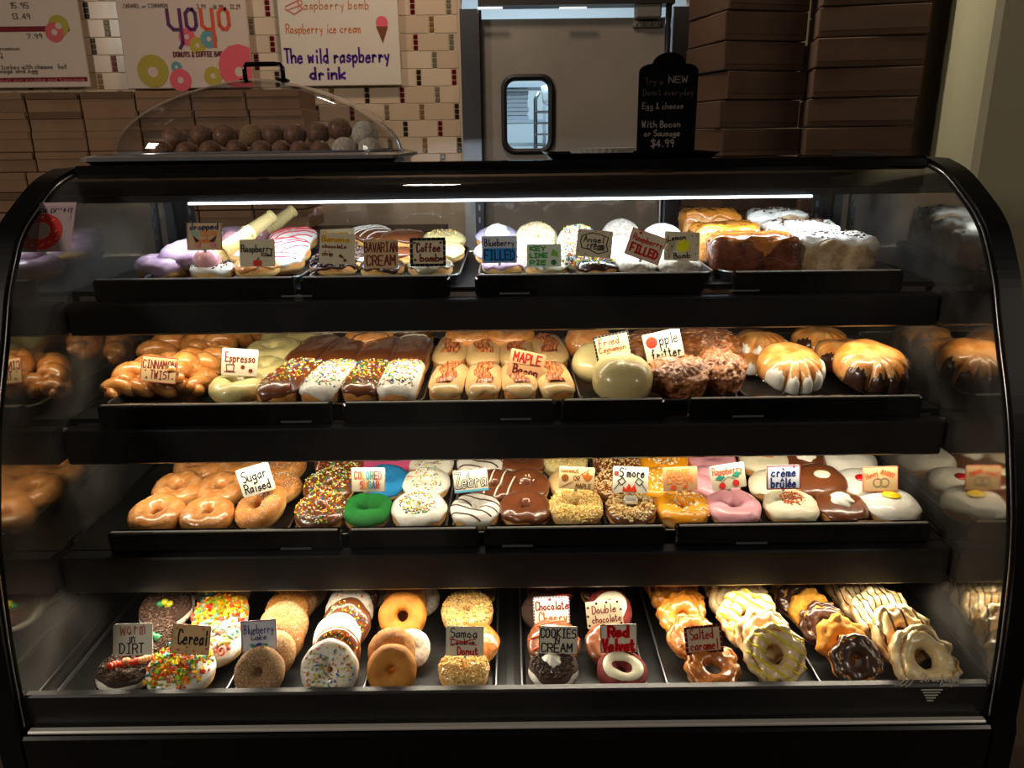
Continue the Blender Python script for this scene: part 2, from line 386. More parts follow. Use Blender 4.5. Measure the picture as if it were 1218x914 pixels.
hh = ony(770, 14, BW); clos = MB(); clos.box((hh.x, BW-.01, hh.z), (.10, .06, .055), bev=.006).build('door_closer', mat('closer_grey', s(120, 116, 108), rough=.5), door)
cp = MB(); cp.box((hh.x, BW+.01, hh.z-.045), (.11, .02, .022), bev=.003)
for i in range(4): cp.sphere((hh.x-.042+.028*i, BW-.002, hh.z-.045), .005, 8, 6)
cp.build('hinge_plate', mat('closer_grey', s(120, 116, 108)), door)
fr = bpy.data.objects.new('trim_2', None); C.objects.link(fr); fr['kind'] = 'structure'
fo = MB()
for xx, ww in ((dl-.035, .075), (dr+.035, .075)): fo.box((xx, BW+.02, dt/2), (ww, .12, dt))
fo.build('door_frame', STEEL, fr)
MB().box((dl+.005, BW+.0, dt/2), (.012, .05, dt)).build('frame_strip', BLACK, fr)
MB().tube([(dr-.02, BW-.03, .1), (dr-.02, BW-.03, dt+.02)], .012, 10).build('hinge_tube', STEEL, fr, smooth=True)
MB().box(((dl+dr)/2, BW+.0, dt+.035), (dr-dl+.0, .1, .05)).build('frame_header', mat('dark_header', s(40, 36, 34), rough=.5), fr)
hl = ony(596, 11, BW-.06)
for a, b in ((568, 598), (665, 698)):
    p, q = ony(a, 11, BW-.06), ony(b, 9, BW-.06)
    lo = MB().box(((p.x+q.x)/2, BW-.062, (p.z+q.z)/2), (q.x-p.x, .012, .010), bev=.002).build('light_strip', mat('header_led', (1, 1, 1, 1), emit=((.7, .86, 1, 1), .55)), fr)

# kitchen seen through the door window: shelving, rolling rack, sheet of bags
kt = thing('storage_shelf', 'white kitchen shelving with paper stacks seen through the left half of the door window', 'shelf', (0, 5.3, 0))
kx = ony(618, 130, 5.3).x
def KZ(py): return ony(620, py, 5.3).z
for py in (104, 145, 172): MB().box((kx, 0, KZ(py)), (.3, .35, .02)).build('shelf_board', mat('kitchen_shelf', s(150, 160, 170), rough=.4), kt)
for dx in (-.15, .15): MB().box((kx+dx, -.16, KZ(104)/2), (.02, .02, KZ(104))).build('post', mat('kitchen_shelf', s(150, 160, 170)), kt)
st = thing('paper_stack', 'grey stack of folded boxes on the kitchen shelf behind the door window', 'boxes', (kx-.03, 5.25, KZ(145)+.01))
for i in range(7): MB().box((random.Random(i).uniform(-.005, .005), 0, .012+i*.024), (.16, .2, .021)).build('folded_box', mat('grey_card', s(128, 134, 142), rough=.6), st)
rk = thing('bakery_rack', 'steel rolling rack with pans seen through the right half of the door window', 'rack', (0, 4.9, 0)); rx = ony(643, 130, 4.9).x
for dx in (-.03, .20): MB().tube([(rx+dx, 0, 0), (rx+dx, 0, ony(640, 118, 4.9).z), (rx+dx+.02, 0, ony(640, 116, 4.9).z+.03)], .011, 8).build('upright', STEEL, rk, smooth=True)
for i in range(9): MB().box((rx+.085, 0, 1.05+i*.062), (.24, .3, .008)).build('rack_pan', STEEL, rk)
bg = MB(); bg.sphere((0, 0, .07), .08, 14, 8, (1, .8, 1)); bgo = bg.build('plastic_bag', mat('white_plastic', s(225, 232, 238), rough=.35), None, smooth=True)
for v in bgo.data.vertices: v.co += v.co.normalized()*.03*noise.noise(v.co*25)
bgo.location = (rx+.085, 4.9, 1.05+8*.062+.03); bgo['label'] = 'crumpled white plastic bag on top of the kitchen rack behind the door window'; bgo['category'] = 'bag'

# right-hand pillar
pa = ony(1107, 180, 2.5); pl = ony(1152, 180, 2.0)
pil = [(pa.x, 2.5), (pl.x, 1.98), (pl.x+.012, 1.965), (2.6, 2.1), (2.6, 2.7), (pa.x+.02, 2.7)]
struct('wall_pillar', MB().prism(pil, 'z', 0, 2.8), mat('pillar_paint', s(150, 144, 118), rough=.75, bump=.2, bscale=90))

# ------------------------------------------------------------------ menu boards
WHITE = mat('board_white', s(206, 188, 172), rough=.6)
def board(name, label, cat, pxl, pxr, pyb, H, items, y=BW-.03, m=WHITE, group=None, yf=None):
    a = ony(pxl, pyb, y); b = ony(pxr, pyb, y); W = b.x-a.x
    root = thing(name, label, cat, ((a.x+b.x)/2, y, a.z), Matrix.Rotation(R(90), 3, 'X'), group)
    MB().box((0, H/2, -.006), (W, H, .012), bev=.003).build('panel', m, root)
    sub = [shift(i, yf) for i in items]
    write_on(root, W, sub, .0012, split=True)
    return root
def shift(i, yf):
    if yf is None: return i
    i = list(i); k = i[0]
    if k == 't': i[4] = yf(i[4])
    elif k == 'd': i[2] = yf(i[2])
    elif k == 'r': i[2] = yf(i[2]); i[4] = yf(i[4])
    elif k == 'p': i[1] = [(x, yf(y)) for x, y in i[1]]
    elif k == 'l': i[1] = [(x, .50+(y-.755)*.95) for x, y in i[1]]
    return tuple(i)
RB = (120, 22, 34)
gy = (110, 96, 90)
it = [('r', -.5, .035, .49, .085, RB), ('t', 'all flavors could cool what our crumbs and toppings', (190, 120, 110), .02, .06, .9, .022, .004),
      ('r', -.5, .60, .43, .66, RB), ('d', .37, .66, .06, (170, 160, 60)), ('d', .34, .59, .055, (205, 95, 95)), ('d', .37, .66, .018, (206, 188, 172)), ('d', .34, .59, .017, (206, 188, 172)),
      ('t', '2.99', gy, .28, 1.04, .08, .03, .006), ('t', '15.95', gy, .16, .89, .11, .03, .006), ('t', '13.49', gy, .16, .77, .11, .03, .006), ('t', '7.99', gy, .22, .55, .09, .026, .006),
      ('t', 'breakfast club', gy, -.35, .84, .28, .028, .005), ('t', 'sourdough', gy, -.4, .72, .16, .024, .005), ('t', 'coffee', gy, -.42, .50, .16, .024, .005),
      ('t', 'EXTRAS', gy, -.18, .48, .16, .026, .006), ('t', 'cheese cinnamon', gy, -.05, .42, .34, .024, .005), ('t', 'hot bacon', gy, -.1, .37, .22, .024, .005), ('t', 'turkey trims', gy, -.1, .33, .22, .024, .005), ('t', 'egg', gy, -.2, .28, .08, .024, .005),
      ('t', 'traditional, turkey with cheese, hot', gy, .08, .21, .6, .026, .005), ('t', 'bacon sausage and egg', gy, .0, .165, .4, .024, .005)]
board('menu_board', 'left white menu board with dark red bars and price columns', 'menu', -90, 108, 106, .85, it, yf=lambda y: .045+(y-.06)*.49)
yv, yo = (92, 40, 96), (214, 84, 52)
it = [('r', -.42, .98+.0, .5, 1.04, RB), ('t', 'ROLLS', (206, 188, 172), -.38, 1.01, .14, .03, .008), ('t', 'CARAMEL or CINNAMON', gy, -.27, .90, .34, .028, .005),
      ('t', '3.99', gy, .16, .885, .07, .03, .006), ('t', '16.99', gy, .29, .88, .08, .03, .006), ('t', '32.29', gy, .42, .88, .08, .03, .006),
      ('d', .02, .58, .065, (222, 92, 106)), ('d', .095, .49, .062, (180, 160, 60)), ('d', .19, .555, .066, (98, 150, 156)), ('d', .02, .58, .018, (206, 188, 172)), ('d', .095, .49, .017, (206, 188, 172)), ('d', .19, .555, .018, (206, 188, 172)),
      ('l', [(-.11, .83), (-.11, .72), (-.075, .68), (-.03, .68)], yv, .026), ('l', [(-.015, .83), (-.015, .58), (-.04, .54)], yv, .026),
      ('l', [(.03, .80), (.055, .83), (.085, .83), (.105, .80), (.105, .71), (.085, .68), (.055, .68), (.03, .71), (.03, .80)], yv, .026),
      ('l', [(.15, .83), (.15, .71), (.18, .68), (.225, .68)], yo, .026), ('l', [(.235, .83), (.235, .55)], yo, .026),
      ('l', [(.285, .80), (.31, .83), (.34, .83), (.36, .80), (.36, .71), (.34, .68), (.31, .68), (.285, .71), (.285, .80)], yo, .026),
      ('t', 'DONUTS & COFFEE BAR', (110, 50, 60), .09, .40, .38, .035, .009),
      ('d', -.28, .23, .122, (172, 158, 62)), ('d', -.28, .22, .04, (206, 188, 172)), ('d', -.09, .27, .04, (98, 150, 156)), ('d', -.09, .27, .012, (206, 188, 172)), ('d', -.07, .13, .085, (222, 92, 106)), ('d', -.07, .13, .024, (206, 188, 172)),
      ('d', .19, .17, .07, (180, 160, 60)), ('d', .19, .17, .02, (206, 188, 172)), ('p', [(.5, .05), (.5, .46), (.42, .50), (.34, .48), (.27, .40), (.245, .30), (.25, .18), (.3, .08), (.34, .05)], (222, 92, 106)), ('d', .40, .21, .035, (206, 188, 172))]
board('menu_board', 'white yoyo menu board printed with overlapping coloured donut rings', 'menu', 152, 302, 106, .85, it, yf=lambda y: y*.70-.03)
pu, og = (74, 20, 130), (206, 120, 60)
it = [('t', 'The wild raspberry', pu, -.03, .24, .88, .11, .02), ('t', 'drink', pu, -.12, .10, .30, .09, .024), ('t', 'Raspberry ice cream', og, -.13, .45, .62, .07, .009), ('t', 'Raspberry bomb', (206, 130, 90), -.03, .63, .58, .07, .009),
      ('t', 'White raspberry', (200, 120, 90), .02, .76, .5, .06, .009),
      ('d', .36, .49, .05, (226, 96, 112)), ('p', [(.31, .46), (.41, .46), (.36, .33)], (120, 70, 40)), ('l', [(-.43, .62), (-.33, .66), (-.29, .60), (-.36, .56), (-.43, .6)], (206, 110, 110), .01), ('l', [(-.42, .59), (-.3, .63)], (206, 110, 110), .008)]
board('whiteboard', 'hand-lettered whiteboard naming the wild raspberry drink in purple marker', 'sign', 338, 478, 103, .42, it, m=mat('whiteboard_white', s(214, 204, 186), rough=.5))
# ------------------------------------------------------------------ cardboard boxes behind the case
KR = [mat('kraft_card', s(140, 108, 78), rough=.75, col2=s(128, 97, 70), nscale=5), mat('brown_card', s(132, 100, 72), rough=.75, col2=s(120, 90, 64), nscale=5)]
EDGE = mat('card_flap', s(96, 70, 48), rough=.8)
rnd = random.Random(11)
ctr = thing('back_counter', 'dark back counter standing along the tiled wall behind the display case', 'counter', (0, 0, 0))
MB().box((-.3, 2.95, .82), (5.0, .75, .04), bev=.004).build('worktop', mat('counter_dark', s(50, 42, 38), rough=.4), ctr)
for i in range(5): MB().box((-2.3+i*1.0, 2.97, .4), (.97, .68, .79), bev=.004).build('cabinet_front', mat('counter_wood', s(60, 46, 38), rough=.6), ctr)
rows = [(107, 131), (131, 154), (154, 178), (178, 202), (202, 226), (226, 250), (250, 274)]
ordn = ['top', 'second', 'third', 'fourth', 'fifth', 'sixth', 'lowest']; cold = ['outermost', 'second', 'third', 'fourth', 'fifth', 'sixth']
offs = [27, 32, 36, 40, 30, 34, 38]
for r, (ya, yb) in enumerate(rows):
    for c in range(6):
        xa = offs[r]-66+c*66
        a = ony(xa, ya+1, 3.0); b = ony(xa+65.5, ya+1, 3.0)
        if c == 5 and r < 1: pass
        wz = a.z-ony(300, yb, 3.0).z; zc = ony(300, (ya+yb)/2, 3.0).z
        t = thing('bakery_box', 'flat kraft bakery box in the %s layer of the %s left stack' % (ordn[r], cold[c]), 'box',
                  ((a.x+b.x)/2, 3.12, zc-.036), group='kraft bakery boxes stacked left of the door')
        MB().box((0, rnd.uniform(-.004, .004), .036), (b.x-a.x-.004, .24, .0695), bev=.003).build('carton', KR[rnd.randrange(2)], t)
        MB().box((0, -.123, .058), (b.x-a.x-.012, .003, .022)).build('front_flap', EDGE if rnd.random() < .25 else KR[0], t)
zb = ony(300, 274, 3.0).z
MB().box((-1.05, 3.12, (.84+zb)/2-.004), (1.6, .24, zb-.84-.012)).build('riser_shelf', mat('counter_wood', s(60, 46, 38)), ctr)
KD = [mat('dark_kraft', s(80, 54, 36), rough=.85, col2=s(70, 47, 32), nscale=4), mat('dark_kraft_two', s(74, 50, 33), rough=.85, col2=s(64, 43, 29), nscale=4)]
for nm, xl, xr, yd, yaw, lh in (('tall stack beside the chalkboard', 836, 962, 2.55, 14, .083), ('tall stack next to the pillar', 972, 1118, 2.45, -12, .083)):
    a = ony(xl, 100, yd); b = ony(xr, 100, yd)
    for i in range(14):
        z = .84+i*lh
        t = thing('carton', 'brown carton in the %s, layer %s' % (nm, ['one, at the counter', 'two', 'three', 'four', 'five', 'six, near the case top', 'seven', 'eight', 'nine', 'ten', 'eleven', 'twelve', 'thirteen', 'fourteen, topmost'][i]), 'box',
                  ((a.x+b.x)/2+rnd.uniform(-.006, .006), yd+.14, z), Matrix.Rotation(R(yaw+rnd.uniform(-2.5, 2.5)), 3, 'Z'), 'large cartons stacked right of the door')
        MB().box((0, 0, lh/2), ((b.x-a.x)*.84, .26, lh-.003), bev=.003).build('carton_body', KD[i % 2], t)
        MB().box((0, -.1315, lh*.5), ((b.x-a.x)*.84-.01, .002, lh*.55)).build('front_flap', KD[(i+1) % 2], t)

# ------------------------------------------------------------------ the display case
GP = [(1.404, .048), (1.335, .066), (1.257, .106), (1.222, .129), (1.198, .153), (1.160, .21), (1.128, .277), (1.073, .388), (1.032, .501), (1.013, .575), (1.002, .648), (.994, .73), (.990, .815), (.989, .842)]
def smooth_profile(P, n=5):
    out = []
    for i in range(len(P)-1):
        p0 = P[max(i-1, 0)]; p1 = P[i]; p2 = P[i+1]; p3 = P[min(i+2, len(P)-1)]
        for j in range(n):
            t = j/n; out.append(tuple(.5*((2*p1[q])+(-p0[q]+p2[q])*t+(2*p0[q]-5*p1[q]+4*p2[q]-p3[q])*t*t+(-p0[q]+3*p1[q]-3*p2[q]+p3[q])*t**3) for q in (0, 1)))
    return out+[P[-1]]
GS = smooth_profile(GP)
TOPZ = EYE-.046; REAR = 1.80
case = thing('display_case', 'black bakery display case with curved glass front, lit shelves and mirrored ends', 'display case', (CX, 1.4, 0))
cs = lambda mb, n, m, **k: (lambda o: (setattr(o, 'matrix_parent_inverse', Matrix.Translation((-CX, -1.4, 0))), o)[1])(mb.build(n, m, case, **k))
g = MB(); L = []
for d, dz in GS: L.append([(CX-HW-.004, d, EYE-dz), (CX+HW+.004, d, EYE-dz)])
g.add([p for l in L for p in l], [(2*i, 2*i+1, 2*i+3, 2*i+2) for i in range(len(L)-1)])
cs(g, 'curved_front_glass', glass('case_glass', (.97, .98, .98, 1), dirt=.035, dscale=3, boost=.8), smooth=True)
# end panels: black outer plate, mirrored glass inner face
MIR = mat('end_mirror', s(150, 147, 140), rough=.045, metal=1)
ntm = MIR.node_tree; bs = ntm.nodes['Principled BSDF']; tcn = ntm.nodes.new('ShaderNodeTexCoord'); nn = ntm.nodes.new('ShaderNodeTexNoise'); nn.inputs['Scale'].default_value = 7; nn.inputs['Detail'].default_value = 6
ntm.links.new(tcn.outputs['Object'], nn.inputs['Vector']); mrr = ntm.nodes.new('ShaderNodeMapRange'); mrr.inputs['From Min'].default_value = .35; mrr.inputs['From Max'].default_value = .75; mrr.inputs['To Min'].default_value = .02; mrr.inputs['To Max'].default_value = .12
ntm.links.new(nn.outputs['Fac'], mrr.inputs['Value']); ntm.links.new(mrr.outputs[0], bs.inputs['Roughness'])
smd = ntm.nodes.new('ShaderNodeBsdfDiffuse'); smd.inputs[0].default_value = (.5, .48, .44, 1); mxs = ntm.nodes.new('ShaderNodeMixShader')
mr2 = ntm.nodes.new('ShaderNodeMapRange'); mr2.inputs['From Min'].default_value = .35; mr2.inputs['From Max'].default_value = .8; mr2.inputs['To Min'].default_value = .02; mr2.inputs['To Max'].default_value = .16
ntm.links.new(nn.outputs['Fac'], mr2.inputs['Value']); ntm.links.new(mr2.outputs[0], mxs.inputs[0]); ntm.links.new(bs.outputs[0], mxs.inputs[1]); ntm.links.new(smd.outputs[0], mxs.inputs[2]); ntm.links.new(mxs.outputs[0], ntm.nodes['Material Output'].inputs['Surface'])
outer = []
for i, (d, dz) in enumerate(GS):
    a = Vector(GS[max(i-1, 0)]); b = Vector(GS[min(i+1, len(GS)-1)]); t = (b-a).normalized(); nrm = Vector((-t.y, t.x))
    if nrm.x > 0: nrm = -nrm
    outer.append((d+nrm.x*.008, EYE-dz-nrm.y*.008))
for sg, nm in ((-1, 'left'), (1, 'right')):
    poly = [(REAR+.02, TOPZ+.012)]+outer+[(.975, EYE-.86), (.975, .02), (REAR+.02, .02)]
    xa = CX+sg*(HW+.006); xb = CX+sg*(HW+.04)
    cs(MB().prism(poly, 'x', xa, xb), 'end_panel', mat('end_black', s(9, 9, 10), rough=.4, spec=.2))
    ip = [(REAR, TOPZ-.02)]+[(d+.006, EYE-dz-.002) for d, dz in GS[1:]]+[(REAR, EYE-.842)]
    cs(MB().prism(ip, 'x', CX+sg*HW, CX+sg*(HW+.004)), 'end_mirror', MIR)
    # slim chrome gasket where glass meets end
    cs(MB().tube([(CX+sg*(HW+.004), d, EYE-dz) for d, dz in GS[1:]], .0018, 6), 'glass_edge', mat('edge_chrome', s(170, 170, 175), rough=.2, metal=.8), smooth=True)
# top
cs(MB().box((CX, (1.41+REAR)/2, TOPZ-.006), (2*HW+.01, REAR-1.41, .012), bev=.003), 'top_panel', BLACKGLOSS)
cs(MB().prism([(1.395, EYE-.040), (1.40, EYE-.036), (1.43, EYE-.036), (1.43, EYE-.058), (1.41, EYE-.085), (1.40, EYE-.085), (1.392, EYE-.052)], 'x', CX-HW, CX+HW), 'top_rail', BLACKGLOSS)
cs(MB().box((CX, 1.44, EYE-.093), (2*HW, .07, .012)), 'lamp_housing', BLACK)
za = ony(595, 239, 1.39).z
cs(MB().tube([(ony(222, 243, 1.39).x, 1.398, za+.001), (ony(968, 235, 1.39).x, 1.398, za+.001)], .0021, 8), 'led_tube', LED)
# rear frame
for x in (CX-HW+.012, ony(571, 280, 1.77).x, CX+HW-.012): cs(MB().box((x, 1.785, EYE-.46), (.018, .02, .78)), 'rear_post', BLACK)
for dx in (CX-HW+.04, CX+HW-.04): cs(MB().box((dx, 1.77, EYE-.46), (.012, .012, .78)), 'shelf_standard', mat('standard_grey', s(60, 62, 66), rough=.35, metal=.6))
sl = MB()
for x in (ony(571, 280, 1.77).x, CX-HW+.04, CX+HW-.04):
    for i in range(28): sl.box((x, 1.772 if abs(x-CX) < .5 else 1.7625, EYE-.09-i*.027), (.004, .003, .012))
cs(sl, 'standard_slots', mat('slot_light', s(110, 114, 120), rough=.5, metal=.5))
cs(MB().box((CX, 1.79, EYE-.073), (2*HW, .02, .03)), 'rear_header', BLACK)
cs(MB().box((CX, 1.79, EYE-.83), (2*HW, .02, .05)), 'rear_sill', BLACK)
cs(MB().box((CX, 1.80, EYE-.46), (2*HW, .004, .75)), 'rear_glass', glass('rear_glass', (.95, .96, .97, 1), boost=1.0))
# lower body
DK = EYE-.832
cs(MB().box((CX, (1.01+REAR)/2, DK-.008), (2*HW, REAR-1.01, .016)), 'deck', mat('deck_black', s(16, 16, 17), rough=.5, spec=.25))
cs(MB().box((CX, 1.001, EYE-.815), (2*HW, .016, .052), bev=.003), 'front_lip', FACE)
a = ony(60, 860, .985); b = ony(1172, 852, .985)
cs(MB().box((CX, .984, EYE-.8445), (2*HW-.01, .012, .006), bev=.002), 'front_trim', mat('trim_light', s(200, 198, 190), rough=.35, metal=.3))
cs(MB().box((CX, (.975+REAR)/2, (EYE-.85)/2+.04), (2*HW+.01, REAR-.975, EYE-.85-.08), bev=.004), 'base_cabinet', mat('base_black', s(6, 6, 7), rough=.25))
cs(MB().box((CX, 1.42, .04), (2*HW-.06, .7, .08)), 'kick_plate', BLACK)

# deck tracks: the thin bright line running back on the left
cs(MB().box((onz(66, 830, DK).x, 1.38, DK+.003), (.003, .72, .006)), 'deck_track', RIMM)
cs(MB().box((onz(607, 760, DK).x, 1.38, DK+.002), (.012, .72, .004)), 'deck_track', BLACK)

# ------------------------------------------------------------------ shelves
SN = {1: 'topmost', 2: 'second', 3: 'third'}
cuts = {1: [(112, 352), (358, 536), (565, 836), (870, 1072)], 2: [(118, 396), (408, 661), (667, 791), (817, 1094)], 3: [(130, 407), (415, 570), (576, 791), (803, 1104)]}
for r in (1, 2, 3):
    q = SH[r]; D = q['D']; zt = EYE-q['top']; zb = EYE-q['bot']
    t = thing('display_shelf', '%s black shelf in the case, counted from the top, with a deep front face' % SN[r], 'shelf', (CX, D, zb), group='black shelves inside the case')
    def sp(mb, n, m, **k):
        o = mb.build(n, m, t, **k); o.matrix_parent_inverse = Matrix.Translation((-CX, -D, -zb)); return o
    sp(MB().box((CX, (D+1.75)/2, {1: EYE-.2355, 2: EYE-.4345, 3: EYE-.6375}[r]-.0045), (2*HW-.012, 1.75-D-.02, .008)), 'shelf_panel', BLACK)
    sp(MB().box((CX, D-.005, (zb+zt-.037)/2), (2*HW-.014, .030, zt-.037-zb), bev=.003), 'front_face', FACE)
    sp(MB().box((CX, D+.04, zb+.014), (2*HW-.03, .05, .02), bev=.003), 'lamp_housing', BLACK)
    for (xa, xb) in cuts[r]:
        A = ony(xa, 480, D).x; zz = zt-.02; A = ony(xa, {1: 345, 2: 495, 3: 645}[r], D).x; B = ony(xb, {1: 345, 2: 495, 3: 645}[r], D).x
        pl_ = rrect(A, zt-.036, B, zt, .007, 4)
        mb = MB(); fr_ = [(x, D-.002, z) for x, z in pl_]; bk = [(x, D+.010, z) for x, z in pl_]; inn = [(x, D-.0045, z) for x, z in rrect(A+.003, zt-.033, B-.003, zt-.003, .006, 4)]
        mb.loops([bk, fr_, inn], cap0=True, cap1=True); sp(mb, 'tray_rail', BLACKGLOSS)
        sp(MB().box(((A+B)/2, D-.0005, zt+.0004), (B-A-.012, .0045, .0018)), 'rail_highlight', mat('rail_highlight_grey', s(170, 168, 162), rough=.35))  # pale strip paints the highlight along the rail's top edge
    for xx in (CX-.34, CX+.02, CX+.4):
        sp(MB().box((xx, D-.006, zt-.030), (.05, .003, .0025)), 'label_slot', mat('slot_light', s(110, 114, 120)))
    for sg in (-1, 1):
        sp(MB().prism([(D+.03, zb+.004), (D+.05, zb-.012), (D+.12, zt-.05), (D+.12, zt-.03), (D+.03, zt-.03)], 'x', CX+sg*(HW-.0045), CX+sg*(HW-.0065)), 'shelf_bracket', STEEL)

# ------------------------------------------------------------------ pans
PAND = {1: (EYE-.2355, 1.316, 1.70), 2: (EYE-.4345, 1.242, 1.70), 3: (EYE-.6375, 1.170, 1.70), 4: (DK+.001, 1.014, 1.68)}
BASE = {r: PAND[r][0]+.0022 for r in PAND}
pans = {1: [(165, 358, 328), (364, 548, 326), (567, 852, 324), (858, 1040, 320)], 2: [(122, 307, 484), (311, 505, 482), (509, 684, 480), (688, 881, 477), (886, 1084, 472)],
        3: [(148, 342, 634), (346, 532, 632), (536, 717, 630), (720, 904, 628), (908, 1100, 625)], 4: [(104, 268, 826), (274, 433, 824), (437, 592, 822), (619, 773, 818), (794, 954, 816), (978, 1138, 815)]}
OR = ['first', 'second', 'third', 'fourth', 'fifth', 'sixth']; RN = {1: 'top shelf', 2: 'second shelf', 3: 'third shelf', 4: 'case floor'}
for r in pans:
    z, d0, d1 = PAND[r]
    for i, (xa, xb, py) in enumerate(pans[r]):
        hgt = .018 if r < 4 else .016
        A = ony(xa, py, d0+.01).x; B = ony(xb, py, d0+.01).x
        cxp, cyp = (A+B)/2, (d0+d1)/2
        lp = lambda ins, zz: [(x, y, zz) for x, y in rrect(A-cxp+ins, d0-cyp+ins, B-cxp-ins, d1-cyp-ins, .03-min(ins, .012), 5)]
        t = thing('sheet_pan', 'narrow steel display pan, %s from the left on the %s' % (OR[i], RN[r]), 'tray', (cxp, cyp, z), group='steel pans on the '+RN[r])
        mb = MB(); mb.loops([lp(.008, 0), lp(.003, hgt-.001), lp(.0045, hgt-.001), lp(.0095, .0015)], cap0=True, cap1=True); mb.build('pan_body', PANM, t)
        mb = MB(); mb.tube([(x, y, hgt-.0012) for x, y, _ in lp(.0028, 0)], .0019, 6, closed=True); mb.build('rolled_rim', RIMM, t, smooth=True)
# ------------------------------------------------------------------ pastry materials
PALE = s(232, 196, 120)
M = {}
def pmat(name, col, **k):
    k['nscale'] = k.get('nscale', 20)*2.6; k['bscale'] = min(1500, k.get('bscale', 60)*3.6); k['bump'] = min(1, k.get('bump', 0)*1.6)
    return mat(name, col, **k)
M['raised'] = pmat('raised_dough', s(202, 128, 56), rough=.5, col2=s(222, 156, 80), nscale=25, bump=.25, bscale=90, zband=(.014, .004, PALE))
M['raised_shiny'] = pmat('glazed_dough', s(212, 140, 64), rough=.35, coat=.7, col2=s(226, 164, 92), nscale=22, bump=.25, bscale=70)
M['glaze'] = pmat('sugar_glaze', s(210, 138, 72), rough=.22, coat=1, col2=s(230, 176, 122), nscale=26, nlo=.42, nhi=.72, bump=.3, bscale=60)
M['cake'] = pmat('cake_dough', s(206, 138, 46), rough=.6, col2=s(188, 116, 34), nscale=18, bump=.5, bscale=160)
M['cake_brown'] = pmat('spiced_cake_dough', s(168, 112, 56), rough=.7, col2=s(190, 138, 80), nscale=60, bump=.7, bscale=300)
M['sugared'] = pmat('sugared_dough', s(196, 142, 78), rough=.75, col2=s(226, 190, 140), nscale=120, nlo=.42, nhi=.6, bump=.9, bscale=420)
M['sugared_dark'] = pmat('sugared_dark_dough', s(150, 108, 66), rough=.75, col2=s(190, 156, 112), nscale=140, bump=.9, bscale=420)
M['powder'] = pmat('powdered_dough', s(232, 226, 214), rough=.85, col2=s(206, 190, 166), nscale=70, bump=.6, bscale=250)
M['choc_cake'] = pmat('chocolate_cake_dough', s(70, 44, 30), rough=.75, col2=s(54, 32, 22), nscale=60, bump=.9, bscale=260)
M['red_cake'] = pmat('red_velvet_dough', s(136, 34, 30), rough=.7, col2=s(112, 24, 24), nscale=70, bump=.8, bscale=220)
M['oldf'] = pmat('cracked_dough', s(206, 134, 60), rough=.5, col2=s(224, 168, 92), nscale=40, bump=.6, bscale=180, coat=.4)
M['oldf_pump'] = pmat('pumpkin_dough', s(212, 140, 30), rough=.6, col2=s(226, 164, 60), nscale=50, bump=.7, bscale=200)
M['fritter'] = pmat('fritter_dough', s(140, 78, 36), rough=.4, coat=.8, col2=s(196, 130, 74), nscale=26, nlo=.4, nhi=.65, bump=.8, bscale=120)
M['fritter_glaze'] = pmat('fritter_glaze', s(190, 140, 110), rough=.3, coat=1, col2=s(150, 92, 56), nscale=60, bump=.6, bscale=120)
M['choc'] = pmat('chocolate_icing', s(112, 62, 34), rough=.28, coat=.9, bump=.12, bscale=40, crough=.12)
M['choc_dark'] = pmat('dark_chocolate_icing', s(66, 38, 26), rough=.3, coat=.9, bump=.2, bscale=60)
M['maple'] = pmat('maple_icing', s(222, 184, 124), rough=.32, coat=.6, bump=.1, bscale=40)
M['caramel'] = pmat('caramel_icing', s(176, 98, 36), rough=.22, coat=1, col2=s(196, 124, 60), nscale=50, bump=.3, bscale=70)
M['caramel_light'] = pmat('caramel_glaze', s(206, 128, 44), rough=.2, coat=1, bump=.3, bscale=60)
M['white'] = pmat('white_icing', s(236, 232, 220), rough=.35, coat=.4, bump=.2, bscale=50)
M['cream'] = pmat('cream_icing', s(232, 222, 190), rough=.4, coat=.3, bump=.2, bscale=50)
M['espresso'] = pmat('espresso_icing', s(206, 192, 130), rough=.35, coat=.5, bump=.2, bscale=40)
M['tan'] = pmat('tan_icing', s(212, 196, 138), rough=.3, coat=.6, bump=.15, bscale=30)
M['olive'] = pmat('coffee_icing', s(150, 140, 112), rough=.2, coat=1, bump=.15, bscale=30)
M['pink'] = pmat('pink_icing', s(226, 158, 168), rough=.35, coat=.5, bump=.15, bscale=40)
M['lilac'] = pmat('lilac_icing', s(222, 186, 204), rough=.3, coat=.8, bump=.2, bscale=40, col2=s(196, 160, 190), nscale=20)
M['scoop'] = mat('pink_scoop', s(222, 160, 166), rough=.35, coat=.5)
M['lavender'] = pmat('lavender_icing', s(206, 196, 226), rough=.35, coat=.5, bump=.2)
M['orange'] = pmat('orange_icing', s(240, 158, 26), rough=.32, coat=.5, bump=.15, bscale=40)
M['green'] = pmat('green_sugar', s(16, 150, 48), rough=.6, col2=s(10, 120, 38), nscale=300, bump=1, bscale=600)
M['blue'] = pmat('blue_sugar', s(20, 150, 214), rough=.6, col2=s(14, 128, 196), nscale=300, bump=1, bscale=600)
M['hotpink'] = pmat('pink_sugar', s(240, 96, 150), rough=.6, col2=s(226, 76, 134), nscale=300, bump=1, bscale=600)
M['redv_ring'] = pmat('cream_cheese_icing', s(240, 234, 204), rough=.4, coat=.3, bump=.15)
M['lemon_base'] = pmat('pale_glaze', s(226, 196, 140), rough=.3, coat=.7, col2=s(232, 212, 164), nscale=40, bump=.3, bscale=50)
M['whip'] = pmat('whipped_cream', s(242, 240, 226), rough=.5)
M['yellow'] = pmat('yellow_curd', s(240, 204, 20), rough=.25, coat=.8)
M['red_jelly'] = pmat('red_jelly', s(196, 20, 24), rough=.15, coat=1)
M['choc_line'] = pmat('chocolate_drizzle', s(78, 40, 26), rough=.3, coat=.8)
